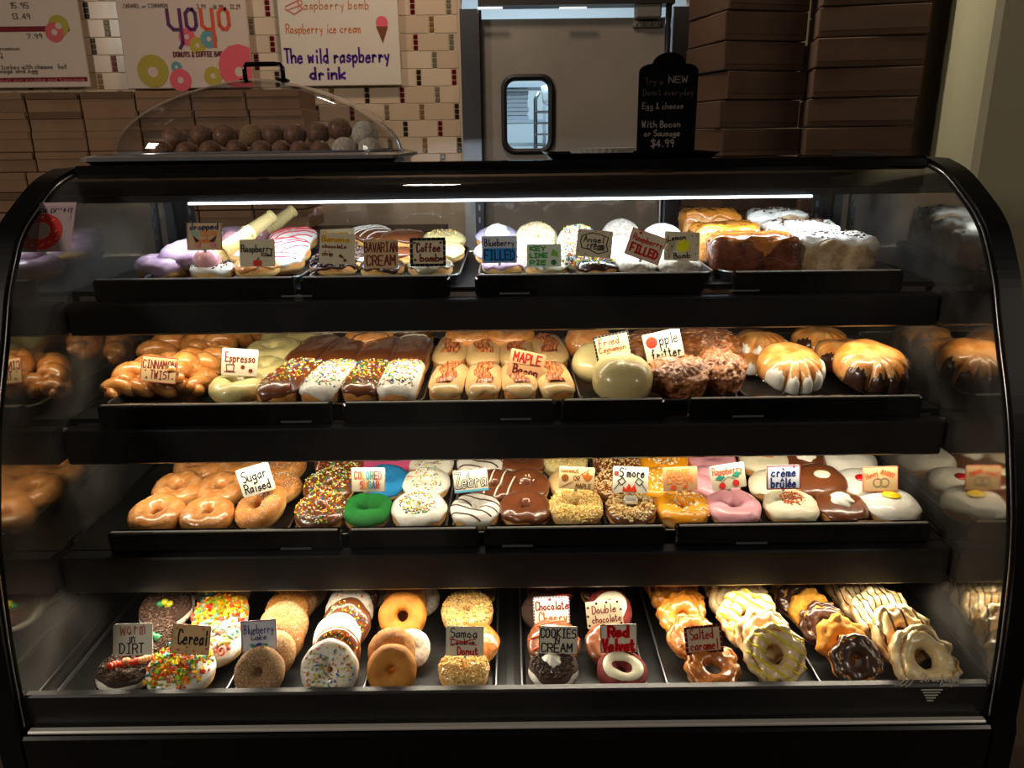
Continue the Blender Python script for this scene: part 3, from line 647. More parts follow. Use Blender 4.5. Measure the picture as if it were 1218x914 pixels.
M['white_line'] = pmat('white_drizzle', s(238, 230, 214), rough=.35)
M['orange_line'] = pmat('orange_drizzle', s(240, 92, 50), rough=.35)
M['yellow_line'] = pmat('lemon_drizzle', s(236, 214, 30), rough=.35, coat=.4)
M['red_line'] = pmat('raspberry_drizzle', s(196, 24, 48), rough=.25, coat=.7)
M['loaf'] = pmat('sticky_loaf_crust', s(196, 122, 56), rough=.35, coat=.9, col2=s(226, 166, 92), nscale=22, bump=.6, bscale=70)
M['loaf_dark'] = pmat('dark_loaf_crust', s(120, 62, 34), rough=.3, coat=1, col2=s(92, 44, 26), nscale=20, bump=.5, bscale=70)
M['loaf_pale'] = pmat('pale_loaf_crust', s(206, 180, 140), rough=.6, col2=s(170, 136, 96), nscale=25, bump=.6, bscale=90)
M['bear'] = pmat('bear_claw_dough', s(206, 126, 48), rough=.4, coat=.9, col2=s(230, 170, 100), nscale=14, bump=.35, bscale=50)
M['twist'] = pmat('twist_dough', s(204, 124, 50), rough=.3, coat=1, col2=s(228, 162, 92), nscale=22, bump=.35, bscale=60)
M['bacon'] = pmat('bacon_strip', s(140, 52, 26), rough=.4, coat=.4, col2=s(224, 150, 92), nscale=150, nlo=.44, nhi=.58, stretch=(.18, 1, .3))
M['hole_dark'] = pmat('donut_hole_crumb', s(142, 98, 70), rough=.5, coat=.3, col2=s(104, 68, 48), nscale=40, bump=.5, bscale=200)
PAL = {'rainbow': [s(240, 240, 236), s(236, 210, 30), s(60, 160, 60), s(40, 90, 170), s(220, 90, 30), s(230, 120, 60), s(244, 236, 190), s(200, 210, 60)],
       'white': [s(246, 242, 230), s(250, 240, 210), s(236, 220, 180)], 'coconut': [s(240, 210, 130), s(246, 226, 160), s(228, 186, 96)],
       'samoa': [s(220, 182, 96), s(238, 206, 126), s(170, 124, 56), s(196, 170, 120)], 'oreo': [s(52, 36, 28), s(70, 50, 38), s(36, 24, 20)],
       'dirt': [s(74, 50, 38), s(58, 38, 28), s(96, 70, 52)], 'graham': [s(220, 190, 130), s(236, 212, 160), s(196, 156, 92)],
       'pebbles': [s(240, 180, 20), s(236, 120, 20), s(220, 60, 40), s(150, 190, 40), s(90, 170, 170), s(244, 214, 60)],
       'loops': [s(232, 140, 130), s(236, 206, 110), s(150, 200, 190), s(206, 214, 140), s(226, 190, 200)],
       'shave': [s(44, 28, 26), s(70, 44, 36), s(110, 90, 84)], 'cinn': [s(190, 90, 20), s(160, 70, 16), s(214, 120, 40)], 'choc_bits': [s(52, 30, 24), s(40, 24, 20)], 'sugar_grain': [s(250, 246, 236), s(240, 230, 210)]}
PM = {k: [mat('%s_bit_%s' % (k, 'abcdefgh'[i]), c, rough=.45, spec=.4) for i, c in enumerate(v)] for k, v in PAL.items()}

sp_ = lambda v, e: math.copysign(abs(v)**e, v)
SEED = [0]
def disp(p, seed, amp, fr): return noise.noise(Vector((p[0]*fr+seed*7.3, p[1]*fr-seed*3.1, p[2]*fr+seed*1.7)))*amp
def donut_pts(R0, rh, H, u, v, e, seed, amp, off=0, petals=0):
    a = (R0-rh)/2; b = H/2; Rc = (R0+rh)/2
    cu, su = math.cos(u), math.sin(u)
    ex, ez = sp_(math.cos(v), e), sp_(math.sin(v), e)
    nx, nz = math.cos(v), math.sin(v)
    wob = 1+amp*noise.noise(Vector((cu*1.6+seed*5.1, su*1.6, seed*2.3)))
    rr = Rc+a*ex+off*nx; z = b+b*ez+off*nz
    rr = rr*wob if ex > 0 or not rh else rr
    z += (amp*.9*R0*noise.noise(Vector((cu*1.3+seed, su*1.3, seed*3)))+.035*R0*noise.noise(Vector((rr*cu*110+seed, rr*su*110, z*110))))*(1 if nz > -.3 else 0); rr += .03*R0*noise.noise(Vector((rr*cu*90, rr*su*90+seed, z*90)))
    if petals:
        pv = noise.noise(Vector((cu*3.2+seed, su*3.2, math.cos(v)*1.2)))
        rid = abs(math.sin(u*petals/2+seed+.8*math.sin(2*u)))
        k = max(0, min(1, (nx+.3)/.8))
        rr += R0*(.16*pv+.035*(rid-.6)+.05*noise.noise(Vector((cu*9+seed, su*9, v*1.5))))*k; z += R0*(.16*pv+  .03*(rid-.5)+.09*noise.noise(Vector((cu*8+seed, su*8, v))))*k*(nz > -.2)
        cr = math.exp(-((v-1.15-.15*math.sin(3*u+seed))/.13)**2); z -= cr*R0*.14; rr -= cr*R0*.03
    return (rr*cu, rr*su, z)
def make_shell(R0, rh, H, e, seed, amp, petals, v0f, v1, off, nu, nv, closed_v):
    vs = []; fs = []
    for i in range(nu):
        u = 2*PI*i/nu
        for j in range(nv):
            if closed_v: v = 2*PI*j/nv
            else:
                v0 = v0f(u) if callable(v0f) else v0f
                v = v0+(v1-v0)*(j/(nv-1))
            o = off if not callable(off) else off(j/(nv-1), u)
            vs.append(donut_pts(R0, rh, H, u, v, e, seed, amp, o, petals))
    for i in range(nu):
        for j in range(nv if closed_v else nv-1):
            a = i*nv+j; b = ((i+1) % nu)*nv+j; c = ((i+1) % nu)*nv+(j+1) % nv; d = i*nv+(j+1) % nv
            fs.append((a, b, c, d))
    return vs, fs
def bar_pts(Lx, Ly, H, u, v, e, seed, amp, off=0, block=False):
    cu, su = math.cos(u), math.sin(u)
    if block: e = .3
    ex, ez = max(0, math.cos(v))**e, sp_(math.sin(v), .45 if block else .75)
    n = 9.0 if block else 4.0; k = (abs(cu)**n+abs(su)**n)**(-1/n)
    x = (Lx/2*ex+off*math.cos(v))*cu*k; y = (Ly/2*ex+off*math.cos(v))*su*k; z = H/2+H/2*ez+off*math.sin(v)
    wob = 1+amp*noise.noise(Vector((cu*1.5+seed*3, su*1.5, seed)))
    if block:
        q = Vector((x*38+seed, y*38, z*38)); k2 = .004*noise.noise(q)+.0025*noise.noise(q*2.3); x += k2*cu*2; y += k2*su*2; z += .0045*noise.noise(q*1.2+Vector((9, 9, 9)))*(math.sin(v) > -.5)
    return (x*wob, y*wob, z+(amp*.9*H*noise.noise(Vector((x*30+seed, y*30, 0)))+.035*H*noise.noise(Vector((x*110+seed, y*110, 0))))*(math.sin(v) > 0))
class Form:
    """builds dough + icing meshes in local space and answers 'how high is the top at x, y'"""
    def __init__(s_, root, kind, size, seed, dough, icing=None, H=None, hole=None, amp=.05, e=.85, low=.15, wavy=.25, petals=0, thick=.0022, ly=None, inner=PI+.3, iname='icing', block=False):
        s_.root = root; s_.seed = seed; s_.R = size/2; s_.kind = kind
        nu = 72 if block else 44; s_.top = root
        H = H or size*.37; s_.H = H
        rnd = random.Random(seed)
        if kind == 'bar':
            Ly = ly; P = lambda u, v, o: bar_pts(size, Ly, H, u, v, .55, seed, amp, o, block)
            mk = lambda va, vb, off, nv: s_.grid(P, va, vb, off, nu, nv)
            vs, fs = mk(lambda u: -PI/2, PI/2, lambda t, u: 0, 14)
        else:
            rh = 0 if kind == 'bun' else (hole if hole is not None else size*.10)
            if kind == 'bun':
                P = lambda u, v, o: donut_pts(s_.R, -s_.R, H, u, v, .62, seed, amp, o, petals)
                P = (lambda f: lambda u, v, o: s_.bunp(u, v, o, H, e*.75, seed, amp, petals))(0)
                vs, fs = s_.grid(P, lambda u: -PI/2, PI/2, lambda t, u: 0, nu, 14)
            else:
                P = lambda u, v, o: donut_pts(s_.R, rh, H, u, v, e, seed, amp, o, petals)
                vs, fs = make_shell(s_.R, rh, H, e, seed, amp, petals, 0, 0, 0, nu, 22, True)
        s_.P = P
        mb = MB(); mb.add(vs, fs); s_.dough = s_.top = mb.build('dough', M[dough], root, smooth=True); V, F = list(vs), list(fs)
        if icing:
            w1, w2, w3 = rnd.uniform(0, 6), rnd.uniform(0, 6), rnd.uniform(0, 6)
            v0 = lambda u: low+wavy*(.5*math.sin(3*u+w1)+.35*math.sin(5*u+w2)+.25*math.sin(9*u+w3))
            off = lambda t, u: thick*min(1, (t/.10))**.6-.0006*(t == 0) if kind != 'ring' else thick*min(1, t/.08, (1-t)/.05+.02)**.6-.0004
            if kind == 'ring': vi, fi = make_shell(s_.R, rh, H, e, seed, amp, petals, v0, inner, off, nu, 20, False)
            else: vi, fi = s_.grid(P, v0, PI/2, off, nu, 12)
            mb = MB(); mb.add(vi, fi); s_.icing = s_.top = mb.build(iname, M[icing], root, smooth=True)
            n = len(V); V += vi; F += [tuple(n+i for i in f) for f in fi]
        s_.bvh = BVHTree.FromPolygons(V, F)
    def bunp(s_, u, v, o, H, e, seed, amp, petals):
        cu, su = math.cos(u), math.sin(u); wob = 1+amp*noise.noise(Vector((cu*1.6+seed*5.1, su*1.6, seed)))
        rr = (s_.R*max(0, math.cos(v))**e+o*math.cos(v))*wob; z = H/2+H/2*sp_(math.sin(v), .8)+o*math.sin(v)
        z += (amp*.9*s_.R*noise.noise(Vector((rr*cu*30+seed, rr*su*30, v)))+.03*s_.R*noise.noise(Vector((rr*cu*110+seed, rr*su*110, v*3))))*(v > 0)
        return (rr*cu, rr*su, z)
    def grid(s_, P, va, vb, off, nu, nv):
        vs = []; fs = []
        for i in range(nu):
            u = 2*PI*i/nu; a = va(u)
            for j in range(nv): t = j/(nv-1); vs.append(P(u, a+(vb-a)*t, off(t, u)))
        for i in range(nu):
            for j in range(nv-1): fs.append((i*nv+j, ((i+1) % nu)*nv+j, ((i+1) % nu)*nv+j+1, i*nv+j+1))
        return vs, fs
    def cap(s_, m, low, wavy, name, off=.0034, top=PI-.2):
        P = s_.P; w = s_.seed
        v0 = lambda u: low+wavy*(.5*math.sin(3*u+w)+.3*math.sin(7*u+w*2))
        vs, fs = s_.grid(P, v0, PI/2 if s_.kind != 'ring' else top, lambda t, u: off*min(1, t/.06), 44, 18)
        return MB().add(vs, fs).build(name, M[m], s_.root, smooth=True)
    def hit(s_, x, y):
        h = s_.bvh.ray_cast(Vector((x, y, 1)), Vector((0, 0, -1)))
        return (h[0], h[1]) if h[0] is not None else None
    def scatter(s_, pal, n, rmax=.93, rmin=0, size=(.0045, .0011), yhalf=None, center=(0, 0), name='sprinkles', shape='rod', lift=.0006, zmin=.35, label=None):
        rnd = random.Random(s_.seed+len(name)); mb = MB(); cnt = 0; tries = 0
        while cnt < n and tries < n*4:
            tries += 1
            if s_.kind == 'bar': x = rnd.uniform(-1, 1)*s_.R*rmax; y = rnd.uniform(-1, 1)*yhalf
            else:
                a = rnd.uniform(0, 2*PI); q = s_.R*math.sqrt(rnd.uniform(rmin**2, rmax**2)); x = q*math.cos(a); y = q*math.sin(a)
            x += center[0]; y += center[1]
            h = s_.hit(x, y)
            if not h or h[0].z < s_.H*zmin: continue
            p, nrm = h; nrm = nrm if nrm.z > 0 else -nrm
            d = Vector((rnd.uniform(-1, 1), rnd.uniform(-1, 1), rnd.uniform(-1, 1))); d = (d-nrm*d.dot(nrm)*.8).normalized()
            p = p+nrm*lift; mb.m = rnd.randrange(len(PM[pal])); cnt += 1
            if shape == 'rod':
                L, r = size[0]*rnd.uniform(.7, 1.1)/2, size[1]; x_ = d.orthogonal().normalized(); y_ = d.cross(x_)
                mb.add([p+d*k*L+x_*r*math.cos(t)+y_*r*math.sin(t) for k in (-1, 1) for t in (0, 1.571, 3.142, 4.712)], [(0, 3, 2, 1), (4, 5, 6, 7), (0, 1, 5, 4), (1, 2, 6, 5), (2, 3, 7, 6), (3, 0, 4, 7)])
            elif shape == 'chunk':
                r = size[0]*rnd.uniform(.5, 1.2); rot = Matrix.Rotation(rnd.uniform(0, 6), 3, d); mb.box(p, (r, r*rnd.uniform(.4, .8), r*rnd.uniform(.3, .6)), rot)
            elif shape == 'ball': mb.sphere(p, size[0]*rnd.uniform(.7, 1.1), 6, 4)
            elif shape == 'loop':
                r = size[0]; ax = (nrm+d*.9).normalized(); x_ = ax.orthogonal().normalized(); y_ = ax.cross(x_); p = p+nrm*.002
                mb.tube([p+x_*r*math.cos(t*PI/5)+y_*r*math.sin(t*PI/5) for t in range(10)], r*.48, 6, closed=True)
        return mb.build(name, PM[pal], s_.top, kind='stuff', smooth=(shape in ('loop', 'ball')), label=label)
    def line(s_, paths, m, rad=.0013, name='drizzle', lift=.0006, flat=False):
        mb = MB()
        for path in paths:
            run = []
            for (x, y) in path+[(9, 9)]:
                h = s_.hit(x, y) if x < 5 else None
                if h and h[0].z > s_.H*.3 and (not run or abs(h[0].z-run[-1].z) < .012): run.append(h[0]+Vector((0, 0, lift)))
                else:
                    if len(run) > 2: mb.tube(run, rad, 6)
                    run = []
        if mb.f: return mb.build(name, M[m], s_.top, smooth=True)
    def zigzag(s_, m, n=6, ang=30, rad=.0014, amp=1.0, name='drizzle', halfx=None, halfy=None):
        path = []; a = R(ang); hx = halfx or s_.R; hy = halfy or s_.R
        K = 22
        paths = []
        for i in range(n):
            t = (i+.5)/n*2-1; pth = []
            for j in range(K+1):
                q = (j/K*2-1)*(1 if i % 2 else -1); x = q*hx*amp; y = t*hy*.95+.12*hy/n*q*2
                pth.append((x*math.cos(a)-y*math.sin(a), x*math.sin(a)+y*math.cos(a)))
            paths.append(pth)
        return s_.line(paths, m, rad, name)
    def whip(s_, x, y, r, m='whip', name='whipped_cream', label=None, swirl=5):
        h = s_.hit(x, y); z = (h[0].z if h else s_.H)-.003; mb = MB(); nu, nv = 40, 12; Ls = []
        for j in range(nv):
            t = j/(nv-1); q = r*(math.cos(t*PI/2)**.75)+.0004; Ls.append([(x+q*(1+.10*math.cos(swirl*2*PI*i/nu+t*7))*math.cos(2*PI*i/nu), y+q*(1+.10*math.cos(swirl*2*PI*i/nu+t*7))*math.sin(2*PI*i/nu), z+r*.85*t) for i in range(nu)])
        mb.loops(Ls, cap0=True, cap1=True); return mb.build(name, M[m], s_.root, smooth=True, label=label)
    def blob(s_, x, y, rx, ry, m, name, th=.003):
        h = s_.hit(x, y); mb = MB(); mb.sphere((x, y, (h[0].z if h else s_.H)+th*.2), 1, 16, 8, (rx, ry, th)); return mb.build(name, M[m], s_.root, smooth=True)
GRP = {1: 'top shelf', 2: 'second shelf', 3: 'third shelf', 4: 'case floor'}
def put(name, cat, label, px, py, wpx, row, hfac=.37, tilt=0, side=0, yaw=0, lift=0, group=None, real=None):
    """stand a pastry on its pan: the pixel is read once as a ray and met with the height its middle has on that pan"""
    z = BASE[row]; d = .085
    for _ in range(4):
        zc = z+lift+d*hfac/2*math.cos(R(tilt))+d/2*abs(math.sin(R(tilt)))*.96
        p = onz(px, py, zc); d = real or wpx/ppm(p)
    rot = Matrix.Rotation(R(tilt), 3, 'X') @ Matrix.Rotation(R(side), 3, 'Y') @ Matrix.Rotation(R(yaw), 3, 'Z')
    base = p-rot @ Vector((0, 0, d*hfac/2))
    root = thing(name, label, cat, base, rot, group)
    return root, d
# ------------------------------------------------------------------ kinds of pastry
def K_glazed(r, d, s): Form(r, 'ring', d, s, 'raised_shiny', 'glaze', low=.35, wavy=.35, thick=.0012, amp=.07, hole=d*.1)
def K_sugar(r, d, s):
    f = Form(r, 'ring', d, s, 'raised', None, amp=.08, hole=d*.08); f.scatter('sugar_grain', 260, .97, name='sugar', size=(.0016,), shape='chunk', zmin=.3)
def ringed(icing, dough='raised', **k):
    def f(r, d, s): return Form(r, 'ring', d, s, dough, icing, low=k.get('low', .05), wavy=k.get('wavy', .3), amp=.06, hole=d*k.get('hole', .085), thick=k.get('thick', .0026), H=d*k.get('h', .37))
    return f
def K_sprk(icing, n=150, rmax=.9, pal='rainbow', dough='raised', h=.37, center=(0, 0), **k):
    def f(r, d, s): F = ringed(icing, dough, h=h, **k)(r, d, s); F.scatter(pal, n, rmax, center=center)
    return f
def K_crumb(icing, pal, n=650, shape='chunk', size=(.0032,), dough='raised', name='crumb_topping', rmax=.99, h=.37, zmin=.3):
    def f(r, d, s): F = ringed(icing, dough, low=-.05, h=h)(r, d, s); F.scatter(pal, n, rmax, size=size, shape=shape, name=name, zmin=zmin)
    return f
def K_drz(icing, line, n=6, ang=20, dough='raised', rad=.0016, h=.37):
    def f(r, d, s): F = ringed(icing, dough, h=h)(r, d, s); F.zigzag(line, n, ang, rad)
    return f
def bun(icing, dough='raised', h=.42, low=.1, wavy=.3, then=None):
    def f(r, d, s):
        F = Form(r, 'bun', d, s, dough, icing, H=d*h, low=low, wavy=wavy, amp=.05, thick=.0028)
        if then: then(F, d)
    return f
def cake(dough, h=.36, hole=.07, icing=None, then=None, amp=.04, low=0, wavy=.2):
    def f(r, d, s):
        F = Form(r, 'ring', d, s, dough, icing, H=d*h, hole=d*hole, amp=amp, low=low, wavy=wavy)
        if then: then(F, d)
    return f
def oldf(dough, icing, hole=.16, petals=9, then=None, low=-.1, h=.34):
    def f(r, d, s):
        F = Form(r, 'ring', d, s, dough, icing, H=d*h, hole=d*hole, amp=.05, petals=petals, low=low, wavy=.35, thick=.002)
        if then: then(F, d)
    return f
def K_bar(icing, top=None, side_white=False):
    def f(r, d, s):
        F = Form(r, 'bar', d*2.3, s, 'raised', icing, H=d*.66, ly=d, low=.05, wavy=.25, amp=.03, thick=.0026)
        if top == 'sprinkles': F.scatter('rainbow', 210, .82, yhalf=d*.42)
        if top == 'bacon':
            mb = MB(); rnd = random.Random(s); n = 26; vs = []
            for i in range(n):
                t = i/(n-1); x = (t-.5)*d*1.7
                for j in range(5):
                    y = (j-2)*d*.11+d*.08*math.sin(t*9+s); hh = F.hit(x, y); z = (hh[0].z if hh else F.H*.7)+.0022+.0022*math.sin(t*30+j*.5+s)
                    vs.append((x, y, z))
            vs2 = [(x, y, z-.0018) for x, y, z in vs]; N = len(vs); fs = []
            for i in range(n-1):
                for j in range(4): a = i*5+j; fs += [(a, a+5, a+6, a+1), (N+a, N+a+1, N+a+6, N+a+5)]
                fs += [(i*5, N+i*5, N+i*5+5, i*5+5), (i*5+4, i*5+9, N+i*5+9, N+i*5+4)]
            mb.add(vs+vs2, fs); mb.build('bacon_strip', M['bacon'], r, smooth=True)
    return f
def K_twist(r, d, s):
    mb = MB(); L = d*1.7; rnd = random.Random(s)
    for ph in (0, PI):
        pts = []; rad = []
        for i in range(31):
            t = i/30; a = t*2*PI*1.6+ph+s; e = math.sin(PI*min(1, max(0, t*.96+.02)))**.35
            pts.append(((t-.5)*L, d*.17*math.cos(a)*e, d*.37+d*.15*math.sin(a)*e)); rad.append(d*(.06+.15*e)*(1+.08*math.sin(t*17+s)))
        mb.tube(pts, rad, 14)
    mb.build('twisted_dough', M['twist'], r, smooth=True)
def K_claw(icing):
    def f(r, d, s):
        nu, nv = 120, 22; vs = []; fs = []; H = d*.52
        def P(u, v, off=0):
            cu, su = math.cos(u), math.sin(u); e = max(0, math.cos(v))**.55
            x = d*.5*e*cu; y = d*.55*e*su; front = max(0, -su)
            n = 4.5; ph = (cu+1)/2*n; fg = abs(math.sin(PI*ph))**.45; rad = e*e
            gap = (1-fg)*front**.6
            x *= 1-.10*gap*rad; y *= 1-.30*gap*rad; z = H/2+H/2*sp_(math.sin(v), .75)
            z -= H*.36*gap*max(0, (rad-.15))*(v > -.3)
            z *= 1-.22*front*rad
            z += .08*H*noise.noise(Vector((x*30+s, y*30, s)))
            k = off
            return (x+k*math.cos(v)*cu, y+k*math.cos(v)*su, z+k*math.sin(v))
        F = Form.__new__(Form)
        vs, fs = Form.grid(F, P, lambda u: -PI/2, PI/2, lambda t, u: 0, nu, nv)
        MB().add(vs, fs).build('dough', M['bear'], r, smooth=True)
        vi = []; fi = []; A0, A1 = R(192), R(348); m = 80
        for i in range(m):
            u = A0+(A1-A0)*i/(m-1); cu = math.cos(u); fg = abs(math.sin(PI*(cu+1)/2*4.5))
            top = .12+.62*fg**.6+.08*math.sin(i*1.3+s)
            if fg < .3: top = -.2
            for j in range(9):
                t = j/8; vi.append(P(u, -.45+(top+.45)*t, .0022 if 0 < j < 8 else .0002))
        for i in range(m-1):
            for j in range(8): fi.append((i*9+j, (i+1)*9+j, (i+1)*9+j+1, i*9+j+1))
        MB().add(vi, fi).build('dipped_tips', M[icing], r, smooth=True)
    return f
def K_fritter(sx=1, sy=1, h=.5):
    def f(r, d, s):
        nu, nv = 110, 44; H = d*h
        def P(u, v, off):
            cu, su = math.cos(u), math.sin(u); e = max(0, math.cos(v))**.6
            q = Vector((cu*e*sx, su*e*sy, math.sin(v))); w_ = 1+.15*noise.noise(q*2.2+Vector((s, 0, 0)))+.17*(abs(noise.noise(q*4.5+Vector((0, s, 0))))-.2)+.07*noise.noise(q*11)+.03*noise.noise(q*24)
            return (d*.5*sx*e*cu*w_+off*cu, d*.5*sy*e*su*w_+off*su, H/2+H/2*sp_(math.sin(v), .8)*w_+off*(v > 0))
        F = Form.__new__(Form); vs, fs = Form.grid(F, P, lambda u: -PI/2, PI/2, lambda t, u: 0, nu, nv)
        MB().add(vs, fs).build('dough', M['fritter'], r, smooth=True)
        vs, fs = Form.grid(F, P, lambda u: .95+.45*math.sin(3*u+s)+.25*math.sin(8*u)+.15*math.sin(17*u), PI/2, lambda t, u: .0010 if t > 0 else -.001, nu, 26)
        MB().add(vs, fs).build('glaze', M['fritter_glaze'], r, smooth=True)
    return f
def K_loaf(dough, icing, lx=1, ly=.8, h=.45, drz=None):
    def f(r, d, s):
        F = Form(r, 'bar', d*lx, s, dough, icing, H=d*h, ly=d*ly, low=.45, wavy=.5, amp=.05, thick=.003, block=True)
        if drz: F.scatter(drz, 60, .8, yhalf=d*ly*.4, shape='chunk', size=(.006,), name='cinnamon_specks', lift=.0)
    return f
def K_roll(icing, h=.62):
    def f(r, d, s):
        F = Form(r, 'bun', d, s, 'raised_shiny', icing, H=d*h, low=-.8, wavy=.3, amp=.05, thick=.003)
    return f
def K_whipbun(icing, x=0, y=-.05, rr=.24, m='whip'): return bun(icing, then=lambda F, d: F.whip(x*d, y*d, rr*d, m))
def K_cone(r, d, sd):
    F = Form(r, 'ring', d, sd, 'raised', 'white', low=.1, hole=d*.09); F.scatter('choc_bits', 80, .9)
    F.scatter('rainbow', 50, .9, name='coloured_sprinkles')
    c = MB(); c.sphere((0, 0, 0), d*.31, 18, 12); sc = c.build('pink_scoop', M['scoop'], r, smooth=True); sc.location = (-.04*d, -d*.14, d*.46)
    k = MB(); n = 20; dirv = Vector((.62, .55, .42)).normalized(); x_ = dirv.orthogonal().normalized(); y_ = dirv.cross(x_); Ls = []
    for t, q in ((0, .30), (.14, .29), (.16, .33), (.22, .33), (.24, .28), (.85, .22), (.88, .245), (.95, .245), (.96, .2)): Ls.append([dirv*(t*d*1.05)+(x_*math.cos(2*PI*i/n)+y_*math.sin(2*PI*i/n))*q*d*.68 for i in range(n)])
    k.loops(Ls, cap0=True, cap1=True); ko = k.build('wafer_cone', mat('wafer', s_w, rough=.6, col2=s(226, 200, 130), nscale=60, bump=.4, bscale=120), r); ko.location = (d*.12, d*.02, d*.54)
s_w = s(232, 206, 140)
def T_loops(F, d): F.scatter('loops', 46, .86, shape='loop', size=(.0058,), name='cereal_loops', lift=.002); F.scatter('loops', 40, .86, shape='ball', size=(.004,), name='marshmallow_bits', lift=.0015)
def T_pebbles(F, d): F.scatter('pebbles', 300, .98, shape='chunk', size=(.0075,), name='cereal_flakes', lift=.0012); F.scatter('pebbles', 90, .8, shape='chunk', size=(.008,), name='cereal_flakes', lift=.005)
def T_gummy(cols, x=0, y=0):
    def f(F, d):
        F.cap('choc_cake', .42, .22, 'crumb_layer'); F.scatter('dirt', 520, .86, shape='chunk', size=(.0038,), name='cookie_crumb', zmin=.75, lift=.0022)
        mats = [mat('gummy_green', s(40, 150, 90), rough=.1, coat=1, sss=0), mat('gummy_yellow', s(206, 200, 40), rough=.1, coat=1), mat('gummy_red', s(226, 50, 20), rough=.1, coat=1), mat('gummy_amber', s(222, 150, 100), rough=.1, coat=1)]
        mb = MB()
        pts = [(x+(-.09+.05*i)*d, y+.02*d*math.sin(i*1.3)) for i in range(5)] if cols != 'worm' else [(d*(-.2+.035*i), d*(-.14+.07*math.sin(i*.35)+.016*i)) for i in range(19)]
        for i, (a, b) in enumerate(pts):
            h = F.hit(a, b); z = (h[0].z if h else F.H)+.0045; mb.m = {'worm': 2 if i < 4 or 8 < i < 13 else 3, 'gy': 0 if i < 2 else 1, 'g': 0}[cols]
            mb.sphere((a, b, z), .0062 if cols == 'worm' else .0068, 10, 7)
        if cols == 'worm': mb.m = 3; mb.tube([(a, b, (F.hit(a, b)[0].z if F.hit(a, b) else F.H)+.0045) for a, b in pts], .0048, 8)
        mb.build('gummy_worm', mats, F.root, smooth=True)
    return f
def T_ringcream(F, d):
    h = 0; mb = MB(); n = 36; pts = []
    for i in range(n):
        a = 2*PI*i/n; q = d*(.27+.035*math.sin(2*a+F.seed)); hh = F.hit(q*math.cos(a), q*math.sin(a)); pts.append((q*math.cos(a), q*math.sin(a), (hh[0].z if hh else F.H)-.001))
    mb.tube(pts, [d*.105*(1+.12*math.sin(3*i*2*PI/n+F.seed)) for i in range(n)], 10, closed=True); o = mb.build('cream_cheese_ring', M['redv_ring'], F.root, smooth=True)
    for v in o.data.vertices: v.co.z = F.H*.98+(v.co.z-F.H*.98)*.55
def T_smore(F, d):
    F.scatter('graham', 420, .95, shape='chunk', size=(.006,), name='graham_crumbs', zmin=.4)
    h = F.hit(.1*d, .06*d); MB().box((.0, .08*d, F.H+.004), (.022, .018, .010), bev=.003).build('marshmallow', M['whip'], F.root, smooth=False)
def T_brulee(F, d): F.scatter('cinn', 170, .45, shape='chunk', size=(.0035,), name='burnt_sugar', lift=0); F.blob(0, 0, d*.13, d*.11, 'caramel_light', 'caramel_patch', .0012)
def T_choccherry(F, d): F.zigzag('orange_line', 4, 12, .0016, name='orange_drizzle'); F.whip(0, d*.08, d*.17)
def T_cookies(F, d): F.cap('choc_cake', .35, .3, 'crumb_layer'); F.scatter('oreo', 520, .86, shape='chunk', size=(.0038,), name='cookie_crumb', zmin=.75, lift=.0022); F.whip(-.04*d, .08*d, d*.27, swirl=7)
def T_shave(F, d): F.scatter('shave', 220, .95, shape='rod', size=(.014, .0016), name='chocolate_shavings', lift=.002); F.scatter('shave', 140, .8, shape='rod', size=(.012, .0016), name='chocolate_shavings', lift=.006)

RD, FD, PB = 'ring_donut', 'filled_donut', 'donut'
def stock(row, tbl, group):
    for t in tbl:
        name, kind, px, py, wpx, label = t[:6]; o = t[6] if len(t) > 6 else {}
        SEED[0] += 1
        root, d = put(name, o.get('cat', 'donut'), label, px, py, wpx*o.get('wf', 1), row, o.get('h', .37), o.get('tilt', 0), o.get('side', 0), o.get('yaw', 0), o.get('lift', 0), o.get('g', group), o.get('real'))
        kind(root, d, SEED[0]*1.37)

